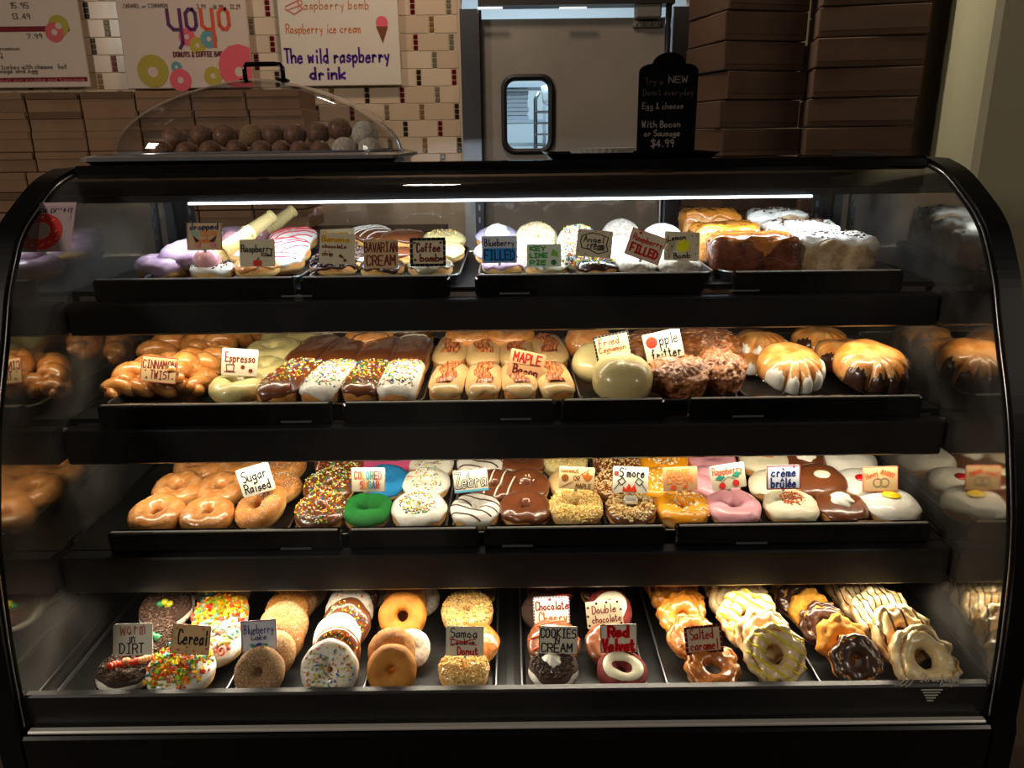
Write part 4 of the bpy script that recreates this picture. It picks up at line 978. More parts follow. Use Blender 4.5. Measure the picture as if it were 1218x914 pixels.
# ------------------------------------------------------------------ third shelf
g3 = 'donuts on the third shelf'
B = dict(tilt=12); B2 = dict(tilt=14, lift=.004); B3 = dict(tilt=12, lift=.008)
W3 = ringed('choc')
stock(3, [
 (RD, K_glazed, 238, 557, 60, 'glazed ring donut in the far back left corner of the third shelf', B3),
 (RD, K_glazed, 289, 555, 60, 'glazed ring donut at the back of the third shelf near the sugar raised card', B3),
 (RD, K_sugar, 336, 556, 56, 'sugared ring donut at the back right corner of the third shelf first pan', B3),
 (RD, K_glazed, 213, 583, 60, 'glazed ring donut in the middle row of the third shelf, leftmost', B2),
 (RD, K_glazed, 264, 583, 58, 'glazed ring donut in the middle row, just left of the sugar raised card', B2),
 (RD, K_sugar, 334, 581, 50, 'sugared ring donut partly behind the sugar raised card', B2),
 (RD, K_glazed, 187, 613, 65, 'glazed ring donut at the front left corner of the third shelf', B),
 (RD, K_glazed, 247, 614, 62, 'glazed ring donut in the front row between a glazed and a sugared donut', B),
 (RD, K_sugar, 310, 605, 66, 'sugar coated donut tipped on its side below the sugar raised card', dict(tilt=22, side=-22)),
 (RD, K_sprk('choc', 230, .95), 405, 555, 60, 'chocolate iced donut with rainbow sprinkles in the back row of the third shelf', B3),
 (RD, ringed('hotpink'), 462, 551, 62, 'hot pink sugared donut behind the coloured sugar card', B3),
 (RD, K_sprk('white', 60, .8), 513, 554, 54, 'white iced donut with few sprinkles, back row, beside the hot pink donut', B3),
 (RD, K_sprk('choc', 240, .95), 392, 581, 60, 'chocolate donut with rainbow sprinkles left of the coloured sugar card', B2),
 (RD, ringed('blue'), 458, 575, 56, 'bright blue sugared donut behind the coloured sugar card', B2),
 (RD, K_sprk('white', 80, .8), 507, 578, 55, 'white iced donut with scattered sprinkles in the middle row beside the blue donut', B2),
 (RD, K_sprk('choc', 260, .95), 383, 611, 64, 'chocolate donut thick with rainbow sprinkles, front row of the third shelf', B),
 (RD, ringed('green', hole=.07), 437, 610, 60, 'bright green sugared donut below the coloured sugar card', dict(tilt=12)),
 (RD, K_sprk('white', 170, .66), 498, 609, 66, 'white iced donut with sprinkles heaped round the hole, front row beside the green donut', B),
 (RD, K_drz('white', 'choc_line', 5, 160), 572, 552, 56, 'white donut with chocolate stripes at the back behind the zebra card', B3),
 (RD, W3, 622, 552, 54, 'chocolate iced donut in the back row of the third shelf', B3),
 (RD, K_crumb('espresso', 'coconut', 300), 672, 552, 54, 'tan donut with toasted coconut in the back row of the third shelf', B3),
 (RD, K_drz('choc', 'white_line', 4, 70), 589, 581, 56, 'chocolate donut with white stripes behind the zebra card', B2),
 (RD, K_sprk('choc', 8, .4, 'white'), 626, 580, 54, 'chocolate iced donut with a few white flecks in the middle row', B2),
 (RD, ringed('maple'), 680, 577, 54, 'plain maple iced donut behind the coconut or maple card', B2),
 (RD, K_drz('white', 'choc_line', 5, 152, rad=.0013), 566, 610, 60, 'white iced donut with thin chocolate stripes below the zebra card', dict(tilt=8)),
 (RD, ringed('choc', hole=.1), 625, 608, 62, 'glossy chocolate ring donut in the front row of the third shelf', dict(tilt=8)),
 (RD, K_crumb('maple', 'coconut', 1000, size=(.0045,)), 685, 607, 63, 'donut covered in toasted coconut below the coconut or maple card', B),
 (RD, K_crumb('choc', 'graham', 420), 733, 553, 56, 'crumb topped donut in the back row behind the smore card', B3),
 (RD, K_sprk('orange', 130, .7, 'white'), 788, 551, 58, 'orange iced donut with white sprinkles in the back row', B3),
 (RD, ringed('pink'), 845, 550, 56, 'pink iced donut in the back row behind the raspberry card', B3),
 (RD, K_crumb('choc', 'graham', 420), 733, 581, 54, 'crumb topped donut mostly behind the smore card', B2),
 (RD, K_sprk('orange', 90, .8, 'white'), 786, 578, 56, 'orange iced donut between the smore and orange cream cards', B2),
 (RD, ringed('pink'), 848, 577, 60, 'pink iced donut between the orange cream and raspberry cards', B2),
 (RD, lambda r, d, s: T_smore(ringed('choc')(r, d, s), d), 750, 609, 60, 'donut with graham crumbs and a toasted marshmallow below the smore card', B),
 (RD, K_sprk('orange', 90, .85, 'white', center=(.01, 0)), 811, 608, 65, 'bright orange iced donut with white sprinkles below the orange cream card', dict(tilt=8)),
 (RD, ringed('pink', hole=.1), 872, 607, 64, 'smooth pink iced donut below the raspberry card', dict(tilt=10)),
 (FD, bun('cream', then=lambda F, d: F.blob(0, 0, d*.24, d*.18, 'caramel_light', 'caramel_patch')), 908, 551, 60, 'cream iced filled donut with caramel centre in the back row of the last pan', B3),
 (FD, K_whipbun('choc', rr=.2), 955, 553, 56, 'chocolate filled donut with whipped cream at the back of the last pan', B3),
 (FD, bun('white'), 1008, 552, 62, 'white iced filled donut at the back right of the third shelf', B3),
 (FD, bun('cream'), 917, 581, 52, 'cream iced filled donut partly left of the creme brulee card', B2),
 (FD, bun('choc', then=lambda F, d: F.blob(.0, -.02*d, d*.16, d*.12, 'cream', 'custard_dollop', .004)), 974, 577, 62, 'chocolate filled donut with a pale custard spot right of the creme brulee card', dict(tilt=14, lift=.006)),
 (FD, bun('white', then=lambda F, d: F.blob(-.05*d, -.05*d, d*.14, d*.12, 'red_jelly', 'jelly_dollop', .004)), 1024, 580, 58, 'white filled donut with a red jelly spot behind the honey mooner card', dict(tilt=10, lift=.004)),
 (FD, bun('cream', then=T_brulee), 940, 607, 63, 'cream iced filled donut with burnt orange sugar below the creme brulee card', dict(tilt=8)),
 (FD, K_whipbun('choc', x=-.02, y=.02, rr=.22), 1000, 608, 60, 'chocolate filled donut with a whipped cream rosette, front row of the third shelf', dict(tilt=10)),
 (FD, bun('white', then=lambda F, d: F.blob(-.02*d, .02*d, d*.17, d*.12, 'yellow', 'lemon_centre', .003)), 1057, 606, 68, 'white iced filled donut with a yellow centre like a fried egg, front right corner', dict(tilt=8, side=4)),
], g3)

# ------------------------------------------------------------------ second shelf
g2 = 'pastries on the second shelf'
tw = dict(h=.5, cat='pastry', g='cinnamon twists')
def twd(yaw, lift=0, **k): q = dict(tw); q.update(yaw=yaw, lift=lift, **k); return q
stock(2, [
 ('cinnamon_twist', K_twist, 205, 418, 52, 'cinnamon twist at the far back left of the second shelf', twd(70, .006)),
 ('cinnamon_twist', K_twist, 238, 412, 50, 'cinnamon twist at the back, second from the left edge of the pan', twd(100, .01)),
 ('cinnamon_twist', K_twist, 272, 408, 50, 'cinnamon twist at the back beside the pale iced donuts', twd(80, .008)),
 ('cinnamon_twist', K_twist, 302, 402, 46, 'cinnamon twist in the back right, behind the espresso card', twd(60, .004)),
 ('cinnamon_twist', K_twist, 180, 446, 52, 'cinnamon twist lying behind the cinnamon twist card', twd(60, .012)),
 ('cinnamon_twist', K_twist, 222, 440, 50, 'cinnamon twist just right of the cinnamon twist card', twd(95, .022)),
 ('cinnamon_twist', K_twist, 250, 436, 48, 'cinnamon twist between the cinnamon twist and espresso cards', twd(75, .016)),
 ('cinnamon_twist', K_twist, 164, 460, 48, 'cinnamon twist at the front left corner of the second shelf', twd(58)),
 ('cinnamon_twist', K_twist, 198, 462, 48, 'cinnamon twist lying crosswise below the cinnamon twist card', twd(8)),
 ('cinnamon_twist', K_twist, 243, 457, 42, 'short cinnamon twist beside the front espresso donut', twd(92)),
 (RD, ringed('espresso', 'raised', hole=.07), 345, 405, 66, 'pale iced donut at the far back behind the espresso card', B3),
 (RD, ringed('espresso', 'raised', hole=.07), 326, 422, 66, 'pale iced donut right of the espresso card, second from the back', dict(tilt=8, lift=.008)),
 (RD, ringed('espresso', 'raised', hole=.07), 316, 443, 58, 'pale iced donut tucked behind the espresso card', dict(tilt=8, lift=.003)),
 (RD, ringed('espresso', 'raised', hole=.08, low=-.25, h=.42), 284, 464, 63, 'pale espresso iced donut in the front row below the espresso card', dict(tilt=6)),
 (RD, K_drz('choc', 'white_line', 4, 30), 372, 402, 54, 'chocolate donut in the back row behind the chocolate bars', B3),
 (RD, K_drz('glaze', 'choc_line', 3, 10), 440, 401, 56, 'golden donut with chocolate drizzle at the back of the second shelf', dict(tilt=8, lift=.026)),
 (RD, K_drz('choc', 'white_line', 4, 10), 488, 402, 54, 'chocolate donut with white drizzle at the back of the second shelf', dict(tilt=8, lift=.012)),
 ('long_john', K_bar('choc'), 374, 424, 46, 'plain chocolate bar behind the leftmost sprinkled bar', dict(h=.66, yaw=82, tilt=3, cat='pastry', g='long johns')),
 ('long_john', K_bar('choc'), 412, 425, 46, 'plain chocolate bar behind the left white sprinkled bar', dict(h=.66, yaw=84, tilt=3, cat='pastry', g='long johns')),
 ('long_john', K_bar('choc'), 451, 425, 46, 'plain chocolate bar behind the right chocolate sprinkled bar', dict(h=.66, yaw=87, tilt=3, cat='pastry', g='long johns')),
 ('long_john', K_bar('choc'), 490, 425, 46, 'plain chocolate bar at the back right of the sprinkled bars', dict(h=.66, yaw=89, tilt=3, cat='pastry', g='long johns')),
 ('long_john', K_bar('choc', 'sprinkles'), 349, 455, 50, 'chocolate bar with rainbow sprinkles at the front left of its pan', dict(h=.66, yaw=78, tilt=3, lift=.004, cat='pastry', g='long johns')),
 ('long_john', K_bar('white', 'sprinkles'), 394, 455, 48, 'white iced bar with rainbow sprinkles, left of the two white ones', dict(h=.66, yaw=82, tilt=3, lift=.004, cat='pastry', g='long johns')),
 ('long_john', K_bar('choc', 'sprinkles'), 438, 454, 46, 'chocolate bar with rainbow sprinkles between two white iced bars', dict(h=.66, yaw=86, tilt=3, lift=.004, cat='pastry', g='long johns')),
 ('long_john', K_bar('white', 'sprinkles'), 478, 455, 47, 'white iced bar with rainbow sprinkles at the right edge of its pan', dict(h=.66, yaw=88, tilt=3, lift=.004, cat='pastry', g='long johns')),
] + [('bacon_bar', K_bar('maple', 'bacon'), x, y, 41, lb, dict(h=.66, yaw=yw, tilt=3, lift=lf, cat='pastry', g='maple bacon bars')) for x, y, yw, lf, lb in (
  (539, 421, 86, 0, 'maple iced bacon bar, back row, leftmost'), (576, 421, 89, 0, 'maple iced bacon bar, back row, second from the left'), (614, 421, 92, 0, 'maple iced bacon bar, back row, behind the maple bacon card'), (652, 421, 95, 0, 'maple iced bacon bar, back row, rightmost'),
  (534, 456, 87, .004, 'maple iced bacon bar, front row, leftmost'), (576, 456, 89, .004, 'maple iced bacon bar, front row, second from the left'), (617, 456, 92, .004, 'maple iced bacon bar, front row, below the maple bacon card'), (658, 455, 95, .004, 'maple iced bacon bar, front row, rightmost'))]
 + [
 (RD, K_glazed, 558, 401, 58, 'golden glazed donut behind the left maple bacon bars', dict(tilt=6, lift=.026)),
 (RD, K_glazed, 606, 401, 58, 'golden glazed donut behind the right maple bacon bars', dict(tilt=6, lift=.026)),
 ('cinnamon_roll', K_roll('glaze'), 700, 410, 54, 'glazed cinnamon roll at the back left of the fritter pan', dict(h=.5, cat='pastry', tilt=20)),
 ('cinnamon_roll', K_roll('tan'), 706, 434, 48, 'tan iced cinnamon roll peeking left of the fried cinnamon roll card', dict(h=.5, cat='pastry', tilt=35)),
 ('cinnamon_roll', K_roll('tan', .68), 740, 451, 69, 'large smooth tan iced cinnamon roll below its card in the front row', dict(h=.68, cat='pastry', tilt=14)),
 ('apple_fritter', K_fritter(1, 1, .45), 776, 412, 70, 'apple fritter behind the apple fritter card', dict(h=.45, cat='pastry', g='apple fritters', lift=.006)),
 ('apple_fritter', K_fritter(1, 1.1, .5), 838, 414, 80, 'large apple fritter in the back right of its pan', dict(h=.5, cat='pastry', g='apple fritters', lift=.012)),
 ('apple_fritter', K_fritter(1, .9, .55), 806, 448, 74, 'craggy apple fritter in front below the apple fritter card', dict(h=.55, cat='pastry', g='apple fritters', tilt=14)),
 ('apple_fritter', K_fritter(.8, 1.2, .62), 855, 441, 74, 'dark glossy apple fritter at the front right of its pan', dict(h=.62, cat='pastry', g='apple fritters', tilt=10, wf=.95)),
 ('bear_claw', K_claw('white'), 903, 414, 66, 'white tipped bear claw at the back left of the bear claw pan', dict(h=.5, cat='pastry', g='bear claws', lift=.012)),
 ('bear_claw', K_claw('white'), 893, 432, 50, 'white tipped bear claw tucked against the fritter pan', dict(h=.5, cat='pastry', g='bear claws', yaw=-50)),
 ('bear_claw', K_claw('choc_dark'), 975, 408, 66, 'plain looking bear claw in the back middle of the pan', dict(h=.5, cat='pastry', g='bear claws', lift=.012)),
 ('bear_claw', K_claw('choc_dark'), 1004, 424, 66, 'bear claw behind the front chocolate tipped one', dict(h=.5, cat='pastry', g='bear claws', lift=.012)),
 ('bear_claw', K_claw('white'), 940, 438, 76, 'bear claw with four white dipped tips in the front row', dict(h=.5, cat='pastry', g='bear claws', yaw=8, lift=.004, tilt=14)),
 ('bear_claw', K_claw('choc_dark'), 1036, 437, 84, 'bear claw with dark chocolate tips at the front right of the second shelf', dict(h=.5, cat='pastry', g='bear claws', yaw=8, lift=.004, tilt=14)),
], g2)

# ------------------------------------------------------------------ top shelf
g1 = 'pastries on the top shelf'
B = dict(tilt=2)
stock(1, [
 (RD, ringed('lilac', low=-.2), 278, 283, 46, 'lilac iced donut at the back behind the dropped ice cream card', dict(tilt=10, lift=.02)),
 (RD, ringed('lilac', low=-.2), 252, 291, 58, 'pale lilac iced donut behind the dropped ice cream card', dict(tilt=8, lift=.012)),
 (RD, ringed('lilac', low=-.2), 228, 305, 70, 'lilac iced donut in the middle left of the top shelf', dict(tilt=10, lift=.008)),
 (RD, ringed('lilac', low=-.2), 197, 318, 66, 'lilac iced donut at the front left corner of the top shelf', B),
 (RD, K_cone, 312, 291, 44, 'ice cream topped donut at the far back with a pink scoop and pale cone', dict(tilt=5, lift=.008)),
 (RD, K_cone, 284, 301, 48, 'ice cream topped donut in the middle with a cone pointing up right', dict(tilt=5, lift=.004)),
 (RD, K_cone, 254, 323, 52, 'ice cream topped donut in front with a round pink scoop below its card', dict(tilt=3)),
 (FD, bun('white', then=lambda F, d: F.zigzag('red_line', 5, 25, .0013)), 350, 288, 56, 'white iced donut with red drizzle at the back beside the cones', dict(tilt=8, lift=.012)),
 (FD, bun('white', then=lambda F, d: F.zigzag('red_line', 5, 40, .0013)), 340, 302, 60, 'white iced donut with red drizzle right of the raspberry card', dict(tilt=8, lift=.008)),
 (FD, bun('white', then=lambda F, d: F.zigzag('red_line', 4, 10, .0013)), 334, 315, 56, 'white and red drizzled donut right beside the front raspberry donut', B),
 (FD, bun('glaze', then=lambda F, d: F.scatter('sugar_grain', 80, .8, name='sugar', shape='chunk', size=(.002,))), 306, 321, 54, 'glazed raspberry filled donut in front below the raspberry card', B),
 (FD, bun('choc', then=lambda F, d: F.zigzag('white_line', 6, 40, .0013)), 440, 284, 50, 'drizzled filled donut at the back between the banana and bavarian cards', dict(tilt=6, lift=.014)),
 (FD, bun('tan', then=T_shave), 404, 303, 46, 'cream donut behind the banana chocolate chip card', dict(lift=.006)),
 (FD, bun('white', then=T_shave), 424, 312, 44, 'white filled donut with shavings between the two front cards', dict(lift=.002)),
 (FD, bun('choc'), 480, 289, 54, 'chocolate iced filled donut at the back behind the bavarian card', dict(tilt=6, lift=.014)),
 (FD, bun('choc'), 476, 308, 48, 'filled chocolate donut between the bavarian and coffee cards', dict(lift=.006)),
 (FD, bun('tan', then=lambda F, d: F.scatter('samoa', 60, .8, name='crumbs', shape='chunk', size=(.003,))), 528, 289, 50, 'tan iced filled donut at the back behind the coffee bomb card', dict(tilt=8, lift=.016)),
 (FD, bun('tan'), 529, 303, 48, 'tan iced filled donut at the right edge behind the coffee bomb card', dict(tilt=8, lift=.008)),
 (FD, bun('choc_dark', then=T_shave), 397, 321, 54, 'filled donut heaped with dark chocolate shavings below the banana card', dict(lift=-.002)),
 (FD, bun('choc_dark'), 455, 322, 52, 'glossy dark chocolate filled donut below the bavarian cream card', B),
 (FD, bun('olive'), 512, 322, 52, 'shiny grey-brown iced filled donut below the coffee bomb card', B),
 (FD, K_whipbun('lavender', rr=.28), 592, 287, 50, 'lavender iced filled donut with cream peak behind the blueberry card', dict(tilt=20, lift=.012)),
 (FD, K_whipbun('lavender', rr=.28), 591, 304, 52, 'lavender filled donut in the middle behind the blueberry card', dict(tilt=12, lift=.006)),
 (FD, K_crumb('cream', 'graham', 400, size=(.0025,)), 638, 288, 50, 'crumb coated donut standing up behind the key lime card', dict(tilt=48)),
 (FD, K_crumb('cream', 'graham', 400, size=(.0025,)), 640, 304, 48, 'crumb coated donut in the middle behind the key lime card', dict(tilt=30)),
 (FD, bun('white', then=lambda F, d: F.scatter('rainbow', 260, .97, zmin=.3)), 687, 290, 46, 'white donut covered in rainbow sprinkles left of the angel cream card', dict(tilt=50, lift=.004)),
 (FD, bun('white', then=lambda F, d: F.scatter('rainbow', 260, .97, zmin=.3)), 690, 308, 48, 'sprinkle covered donut lower left of the angel cream card', dict(tilt=40)),
 (FD, bun('powder', 'powder'), 738, 283, 44, 'powdered filled donut standing at the back above the raspberry filled card', dict(tilt=55, lift=.006)),
 (FD, bun('powder', 'powder'), 737, 302, 46, 'powdered filled donut in the middle behind the raspberry filled card', dict(tilt=35, lift=.002)),
 (FD, bun('white'), 788, 289, 48, 'smooth white iced donut behind the lemon bomb card', dict(tilt=45, lift=.004)),
 (FD, bun('white'), 797, 306, 48, 'white iced donut in the middle behind the lemon bomb card', dict(tilt=30)),
 (FD, K_whipbun('lilac', rr=.25), 598, 320, 50, 'blueberry filled donut with pale cream rosette below its card', dict(lift=-.002)),
 (FD, bun('cream', then=lambda F, d: F.scatter('graham', 420, .95, shape='chunk', size=(.0028,), name='crumb_topping')), 650, 321, 50, 'crumb topped filled donut below the key lime pie card', B),
 (FD, bun('choc_dark', then=lambda F, d: F.scatter('rainbow', 170, .9)), 709, 321, 50, 'chocolate donut with sprinkles below the angel cream card', B),
 (FD, bun('powder', 'powder'), 755, 320, 50, 'powdered filled donut below the raspberry filled card', B),
 (FD, bun('powder', 'powder'), 806, 319, 52, 'powdered filled donut below the lemon bomb card', B),
 ('pull_apart_loaf', K_loaf('loaf', 'caramel_light', 1.05, .8, .8), 842, 276, 64, 'caramel glazed loaf at the back of the bread rows', dict(h=.8, cat='bread', yaw=-6)),
 ('pull_apart_loaf', K_loaf('loaf', 'caramel_light', 1.05, .8, .62), 862, 290, 74, 'caramel glazed loaf in the middle of the bread rows', dict(h=.62, cat='bread', yaw=-6, lift=.002)),
 ('pull_apart_loaf', K_loaf('loaf_dark', 'caramel', 1.1, .7, .5), 893, 302, 92, 'dark caramel loaf at the front of the top shelf', dict(h=.5, cat='bread', yaw=-5)),
 ('pull_apart_loaf', K_loaf('loaf_pale', 'white', 1.05, .8, .8, 'dirt'), 921, 277, 64, 'white iced loaf at the back right of the top shelf', dict(h=.8, cat='bread', yaw=-10)),
 ('pull_apart_loaf', K_loaf('loaf_pale', 'white', 1.05, .8, .6, 'dirt'), 950, 289, 78, 'white iced loaf in the middle of the right bread row', dict(h=.6, cat='bread', yaw=-10, lift=.002)),
 ('pull_apart_loaf', K_loaf('loaf_pale', 'white', 1.05, .75, .48, 'dirt'), 985, 302, 92, 'white iced loaf at the front right of the top shelf', dict(h=.48, cat='bread', yaw=-8)),
], g1)

# ------------------------------------------------------------------ case floor
g4 = 'donuts on the case floor'
def st(t, l=0, **k): q = dict(tilt=t, lift=l); q.update(k); return q
dirt = lambda cols: cake('choc_cake', .36, .06, 'white', T_gummy(cols), low=-.35, wavy=.2)
def cereal(T): return lambda r, d, s: T(ringed('white', 'raised', low=-.2)(r, d, s), d)
yel = lambda F, d: F.zigzag('yellow_line', 6, -38, .0019)
chd = lambda F, d: F.zigzag('choc_line', 8, -75, .0013)
stock(4, [
 (RD, dirt('g'), 215, 701, 52, 'dark crumb donut with green gummy at the far back left', st(18, .02)),
 (RD, dirt('gy'), 199, 726, 60, 'dark crumb donut with green and yellow gummy worm', st(18, .022)),
 (RD, dirt('g'), 184, 766, 62, 'dark crumb donut mostly behind the worm in dirt card', st(18, .012)),
 (RD, dirt('worm'), 153, 800, 68, 'dark crumb donut with a red gummy worm at the front left of the case floor', st(4)),
 (RD, cereal(T_loops), 268, 703, 62, 'white donut with pastel cereal loops at the back of the first pan', st(12, .012)),
 (RD, cereal(T_pebbles), 264, 735, 64, 'donut with orange and yellow cereal flakes in the middle of the first pan', st(12, .015)),
 (RD, cereal(T_loops), 258, 768, 62, 'donut with pastel cereal loops right of the cereal card', st(12, .008)),
 (RD, cereal(T_pebbles), 216, 800, 76, 'donut piled with orange cereal flakes below the cereal card', st(10)),
] + [(RD, cake(c, .36, .07, then=(lambda F, d: F.scatter('sugar_grain', 160, .97, shape='chunk', size=(.0014,), name='sugar'))), x, y, w_, lb, st(t, l)) for c, x, y, w_, t, l, lb in (
  ('sugared', 366, 703, 46, 52, .0, 'sugared cake donut at the very back of the left stack in the second pan'), ('sugared', 352, 714, 52, 52, .0, 'sugared cake donut second from the back of the leaning stack'),
  ('cake', 342, 728, 52, 52, .0, 'golden cake donut in the upper half of the leaning stack'), ('sugared', 338, 745, 58, 52, .0, 'wide sugared donut in the middle of the leaning stack'),
  ('cake_brown', 334, 761, 54, 52, .0, 'brown cake donut just right of the blueberry cake card'), ('sugared', 325, 778, 54, 52, .0, 'sugared cake donut leaning right behind the front blueberry cake donut'),
  ('sugared_dark', 309, 800, 60, 46, 0, 'dark sugared cake donut at the front of the second pan below the blueberry cake card'))]
 + [(RD, K_sprk(ic, n, .9, dough='cake', hole=.07), x, y, w_, lb, st(t)) for ic, n, x, y, w_, t, lb in (
  ('white', 90, 438, 702, 46, 45, 'white sprinkled cake donut at the far back right of the second pan'), ('choc', 90, 424, 709, 56, 52, 'chocolate sprinkled cake donut near the back of the leaning stack'),
  ('white', 80, 416, 727, 56, 52, 'white iced cake donut with sprinkles, third from the back'), ('choc', 150, 413, 742, 56, 52, 'chocolate cake donut with thick sprinkles in the middle of the stack'),
  ('white', 20, 402, 760, 56, 52, 'nearly plain white iced cake donut in the leaning stack'), ('choc', 150, 401, 777, 58, 54, 'chocolate sprinkled cake donut right behind the front white one'),
  ('white', 170, 393, 796, 66, 58, 'white iced cake donut with sprinkles round the hole at the front of the second pan'))]
 + [
 (RD, cake('cake', .36, .07), 498, 702, 46, 'golden cake donut at the very back of the third pan', st(45)),
 (RD, cake('powder', .36, .07), 502, 713, 42, 'powdered cake donut at the back leaning behind golden ones', st(50)),
 (RD, cake('cake_brown', .36, .07), 482, 716, 52, 'brown cake donut behind the golden one with the clear hole', st(50, .004)),
 (RD, cake('cake', .36, .11), 479, 733, 57, 'golden cake donut with a clear dark hole in the middle of the third pan', st(55, .006)),
 (RD, cake('powder', .36, .07), 489, 772, 46, 'white powdered cake donut leaning in the front of the third pan', st(48)),
 (RD, cake('cake_brown', .36, .07), 466, 775, 56, 'brown spiced cake donut behind the front golden donut', st(52, .004)),
 (RD, cake('cake', .38, .05), 466, 797, 60, 'golden cake donut at the front left of the third pan', st(60)),
 (RD, lambda r, d, s: ringed('choc')(r, d, s).whip(0, .1*d, d*.07), 563, 706, 52, 'chocolate glazed donut at the back right of the third pan', st(10, .012)),
 (RD, K_crumb('maple', 'samoa', 1000, size=(.0036,), h=.4), 556, 731, 60, 'donut coated in toasted coconut above the samoa donut card', st(15, .012)),
 (RD, bun('caramel', then=lambda F, d: F.whip(.1*d, .05*d, d*.1)), 566, 768, 54, 'shiny caramel donut half hidden behind the samoa donut card', st(20, .002)),
 (RD, K_crumb('maple', 'samoa', 1000, size=(.0036,), h=.42), 552, 802, 60, 'donut coated in toasted coconut at the front below the samoa donut card', st(0)),
 (RD, lambda r, d, s: T_choccherry(ringed('choc')(r, d, s), d), 654, 704, 54, 'chocolate donut with orange lines and whipped cream at the back of the fourth pan', st(14, .012)),
 (RD, cake('choc_cake', .4, .06), 644, 728, 48, 'dark chocolate cake donut behind the chocolate cherry card', st(30, .004)),
 (RD, lambda r, d, s: T_choccherry(ringed('choc')(r, d, s), d), 658, 767, 62, 'chocolate donut with orange lines behind the cookies n cream card', st(20, .004)),
 (RD, cake('choc_cake', .4, .06, 'white', T_cookies, low=-.25), 658, 799, 57, 'dark crumb donut with whipped cream swirl below the cookies n cream card', st(6)),
 (RD, ringed('choc'), 716, 704, 52, 'glossy chocolate donut at the back right of the fourth pan', st(12, .012)),
 (RD, cake('red_cake', .4, .06, None, T_ringcream), 724, 728, 56, 'red cake donut with a cream ring behind the double chocolate card', st(40, .006)),
 (RD, ringed('choc', 'choc_cake'), 722, 768, 52, 'chocolate iced donut partly hidden left of the red velvet card', st(30, .002)),
 (RD, cake('red_cake', .34, .06, None, T_ringcream), 740, 799, 60, 'red velvet cake donut with a thick cream ring below the red velvet card', st(14)),
 ('old_fashioned_donut', oldf('oldf', 'caramel_light', .12), 794, 697, 54, 'caramel glazed cracked donut at the far back of the fifth pan', st(22, .01)),
 ('old_fashioned_donut', oldf('oldf', 'caramel_light', .12), 805, 712, 58, 'caramel glazed cracked donut second from the back', st(26, .012)),
 ('old_fashioned_donut', oldf('oldf', 'caramel_light', .12), 812, 733, 58, 'caramel glazed cracked donut above the salted caramel card', st(28, .012)),
 ('old_fashioned_donut', oldf('oldf', 'caramel', .16), 824, 760, 58, 'brown glazed cracked donut behind the salted caramel card', st(32, .008)),
 ('old_fashioned_donut', oldf('oldf', 'caramel', .16), 848, 797, 64, 'brown glazed cracked donut at the front below the salted caramel card', st(14)),
 ('old_fashioned_donut', oldf('oldf', 'lemon_base', .14, then=yel), 866, 700, 56, 'pale glazed cracked donut with yellow stripes at the far back', st(25, .012)),
 ('old_fashioned_donut', oldf('oldf', 'lemon_base', .14), 878, 713, 66, 'pale glazed cracked donut, second from the back, without clear stripes', st(28, .014)),
 ('old_fashioned_donut', oldf('oldf', 'lemon_base', .14, then=yel), 890, 737, 70, 'pale striped cracked donut in the middle of the fifth pan', st(34, .012)),
 ('old_fashioned_donut', oldf('oldf', 'lemon_base', .14), 908, 758, 66, 'pale glazed cracked donut right behind the striped front one', st(42, .008)),
 ('old_fashioned_donut', oldf('oldf', 'lemon_base', .17, 7, yel), 921, 779, 72, 'pale cracked donut with bold yellow stripes at the front of the fifth pan', st(50)),
 ('old_fashioned_donut', oldf('oldf_pump', None, .1), 944, 704, 50, 'golden orange cracked donut at the far back of the sixth pan', st(30, .01)),
 ('old_fashioned_donut', oldf('oldf_pump', 'choc_dark', .1), 951, 715, 52, 'chocolate dipped cracked donut near the back of the sixth pan', st(40, .01)),
 ('old_fashioned_donut', oldf('oldf_pump', None, .1), 966, 727, 54, 'golden orange cracked donut between two chocolate dipped ones', st(42, .01)),
 ('old_fashioned_donut', oldf('oldf_pump', 'choc_dark', .1), 979, 744, 54, 'chocolate dipped cracked donut in the middle of the sixth pan', st(46, .008)),
 ('old_fashioned_donut', oldf('oldf_pump', None, .1), 1000, 762, 58, 'golden orange cracked donut behind the front chocolate one', st(52, .006)),
 ('old_fashioned_donut', oldf('oldf_pump', 'choc_dark', .14), 1018, 786, 60, 'chocolate dipped cracked donut at the front of the sixth pan', st(52)),
 ('old_fashioned_donut', oldf('oldf', 'lemon_base', .14, then=chd), 1010, 700, 54, 'glazed cracked donut with chocolate drizzle at the far back right', st(30, .012)),
 ('old_fashioned_donut', oldf('oldf', 'lemon_base', .14, then=chd), 1030, 716, 62, 'glazed cracked donut with chocolate drizzle, second from the back', st(34, .012)),
 ('old_fashioned_donut', oldf('oldf', 'lemon_base', .14, then=chd), 1048, 732, 66, 'glazed cracked donut with chocolate drizzle, third from the back', st(38, .012)),
 ('old_fashioned_donut', oldf('oldf', 'lemon_base', .14, then=lambda F, d: F.zigzag('choc_line', 4, -75, .0018)), 1072, 755, 70, 'glazed cracked donut with a chocolate patch behind the front right one', st(46, .008)),
 ('old_fashioned_donut', oldf('oldf', 'lemon_base', .17, 7), 1098, 785, 76, 'plain glazed cracked donut at the front right corner of the case floor', st(42)),
], g4)
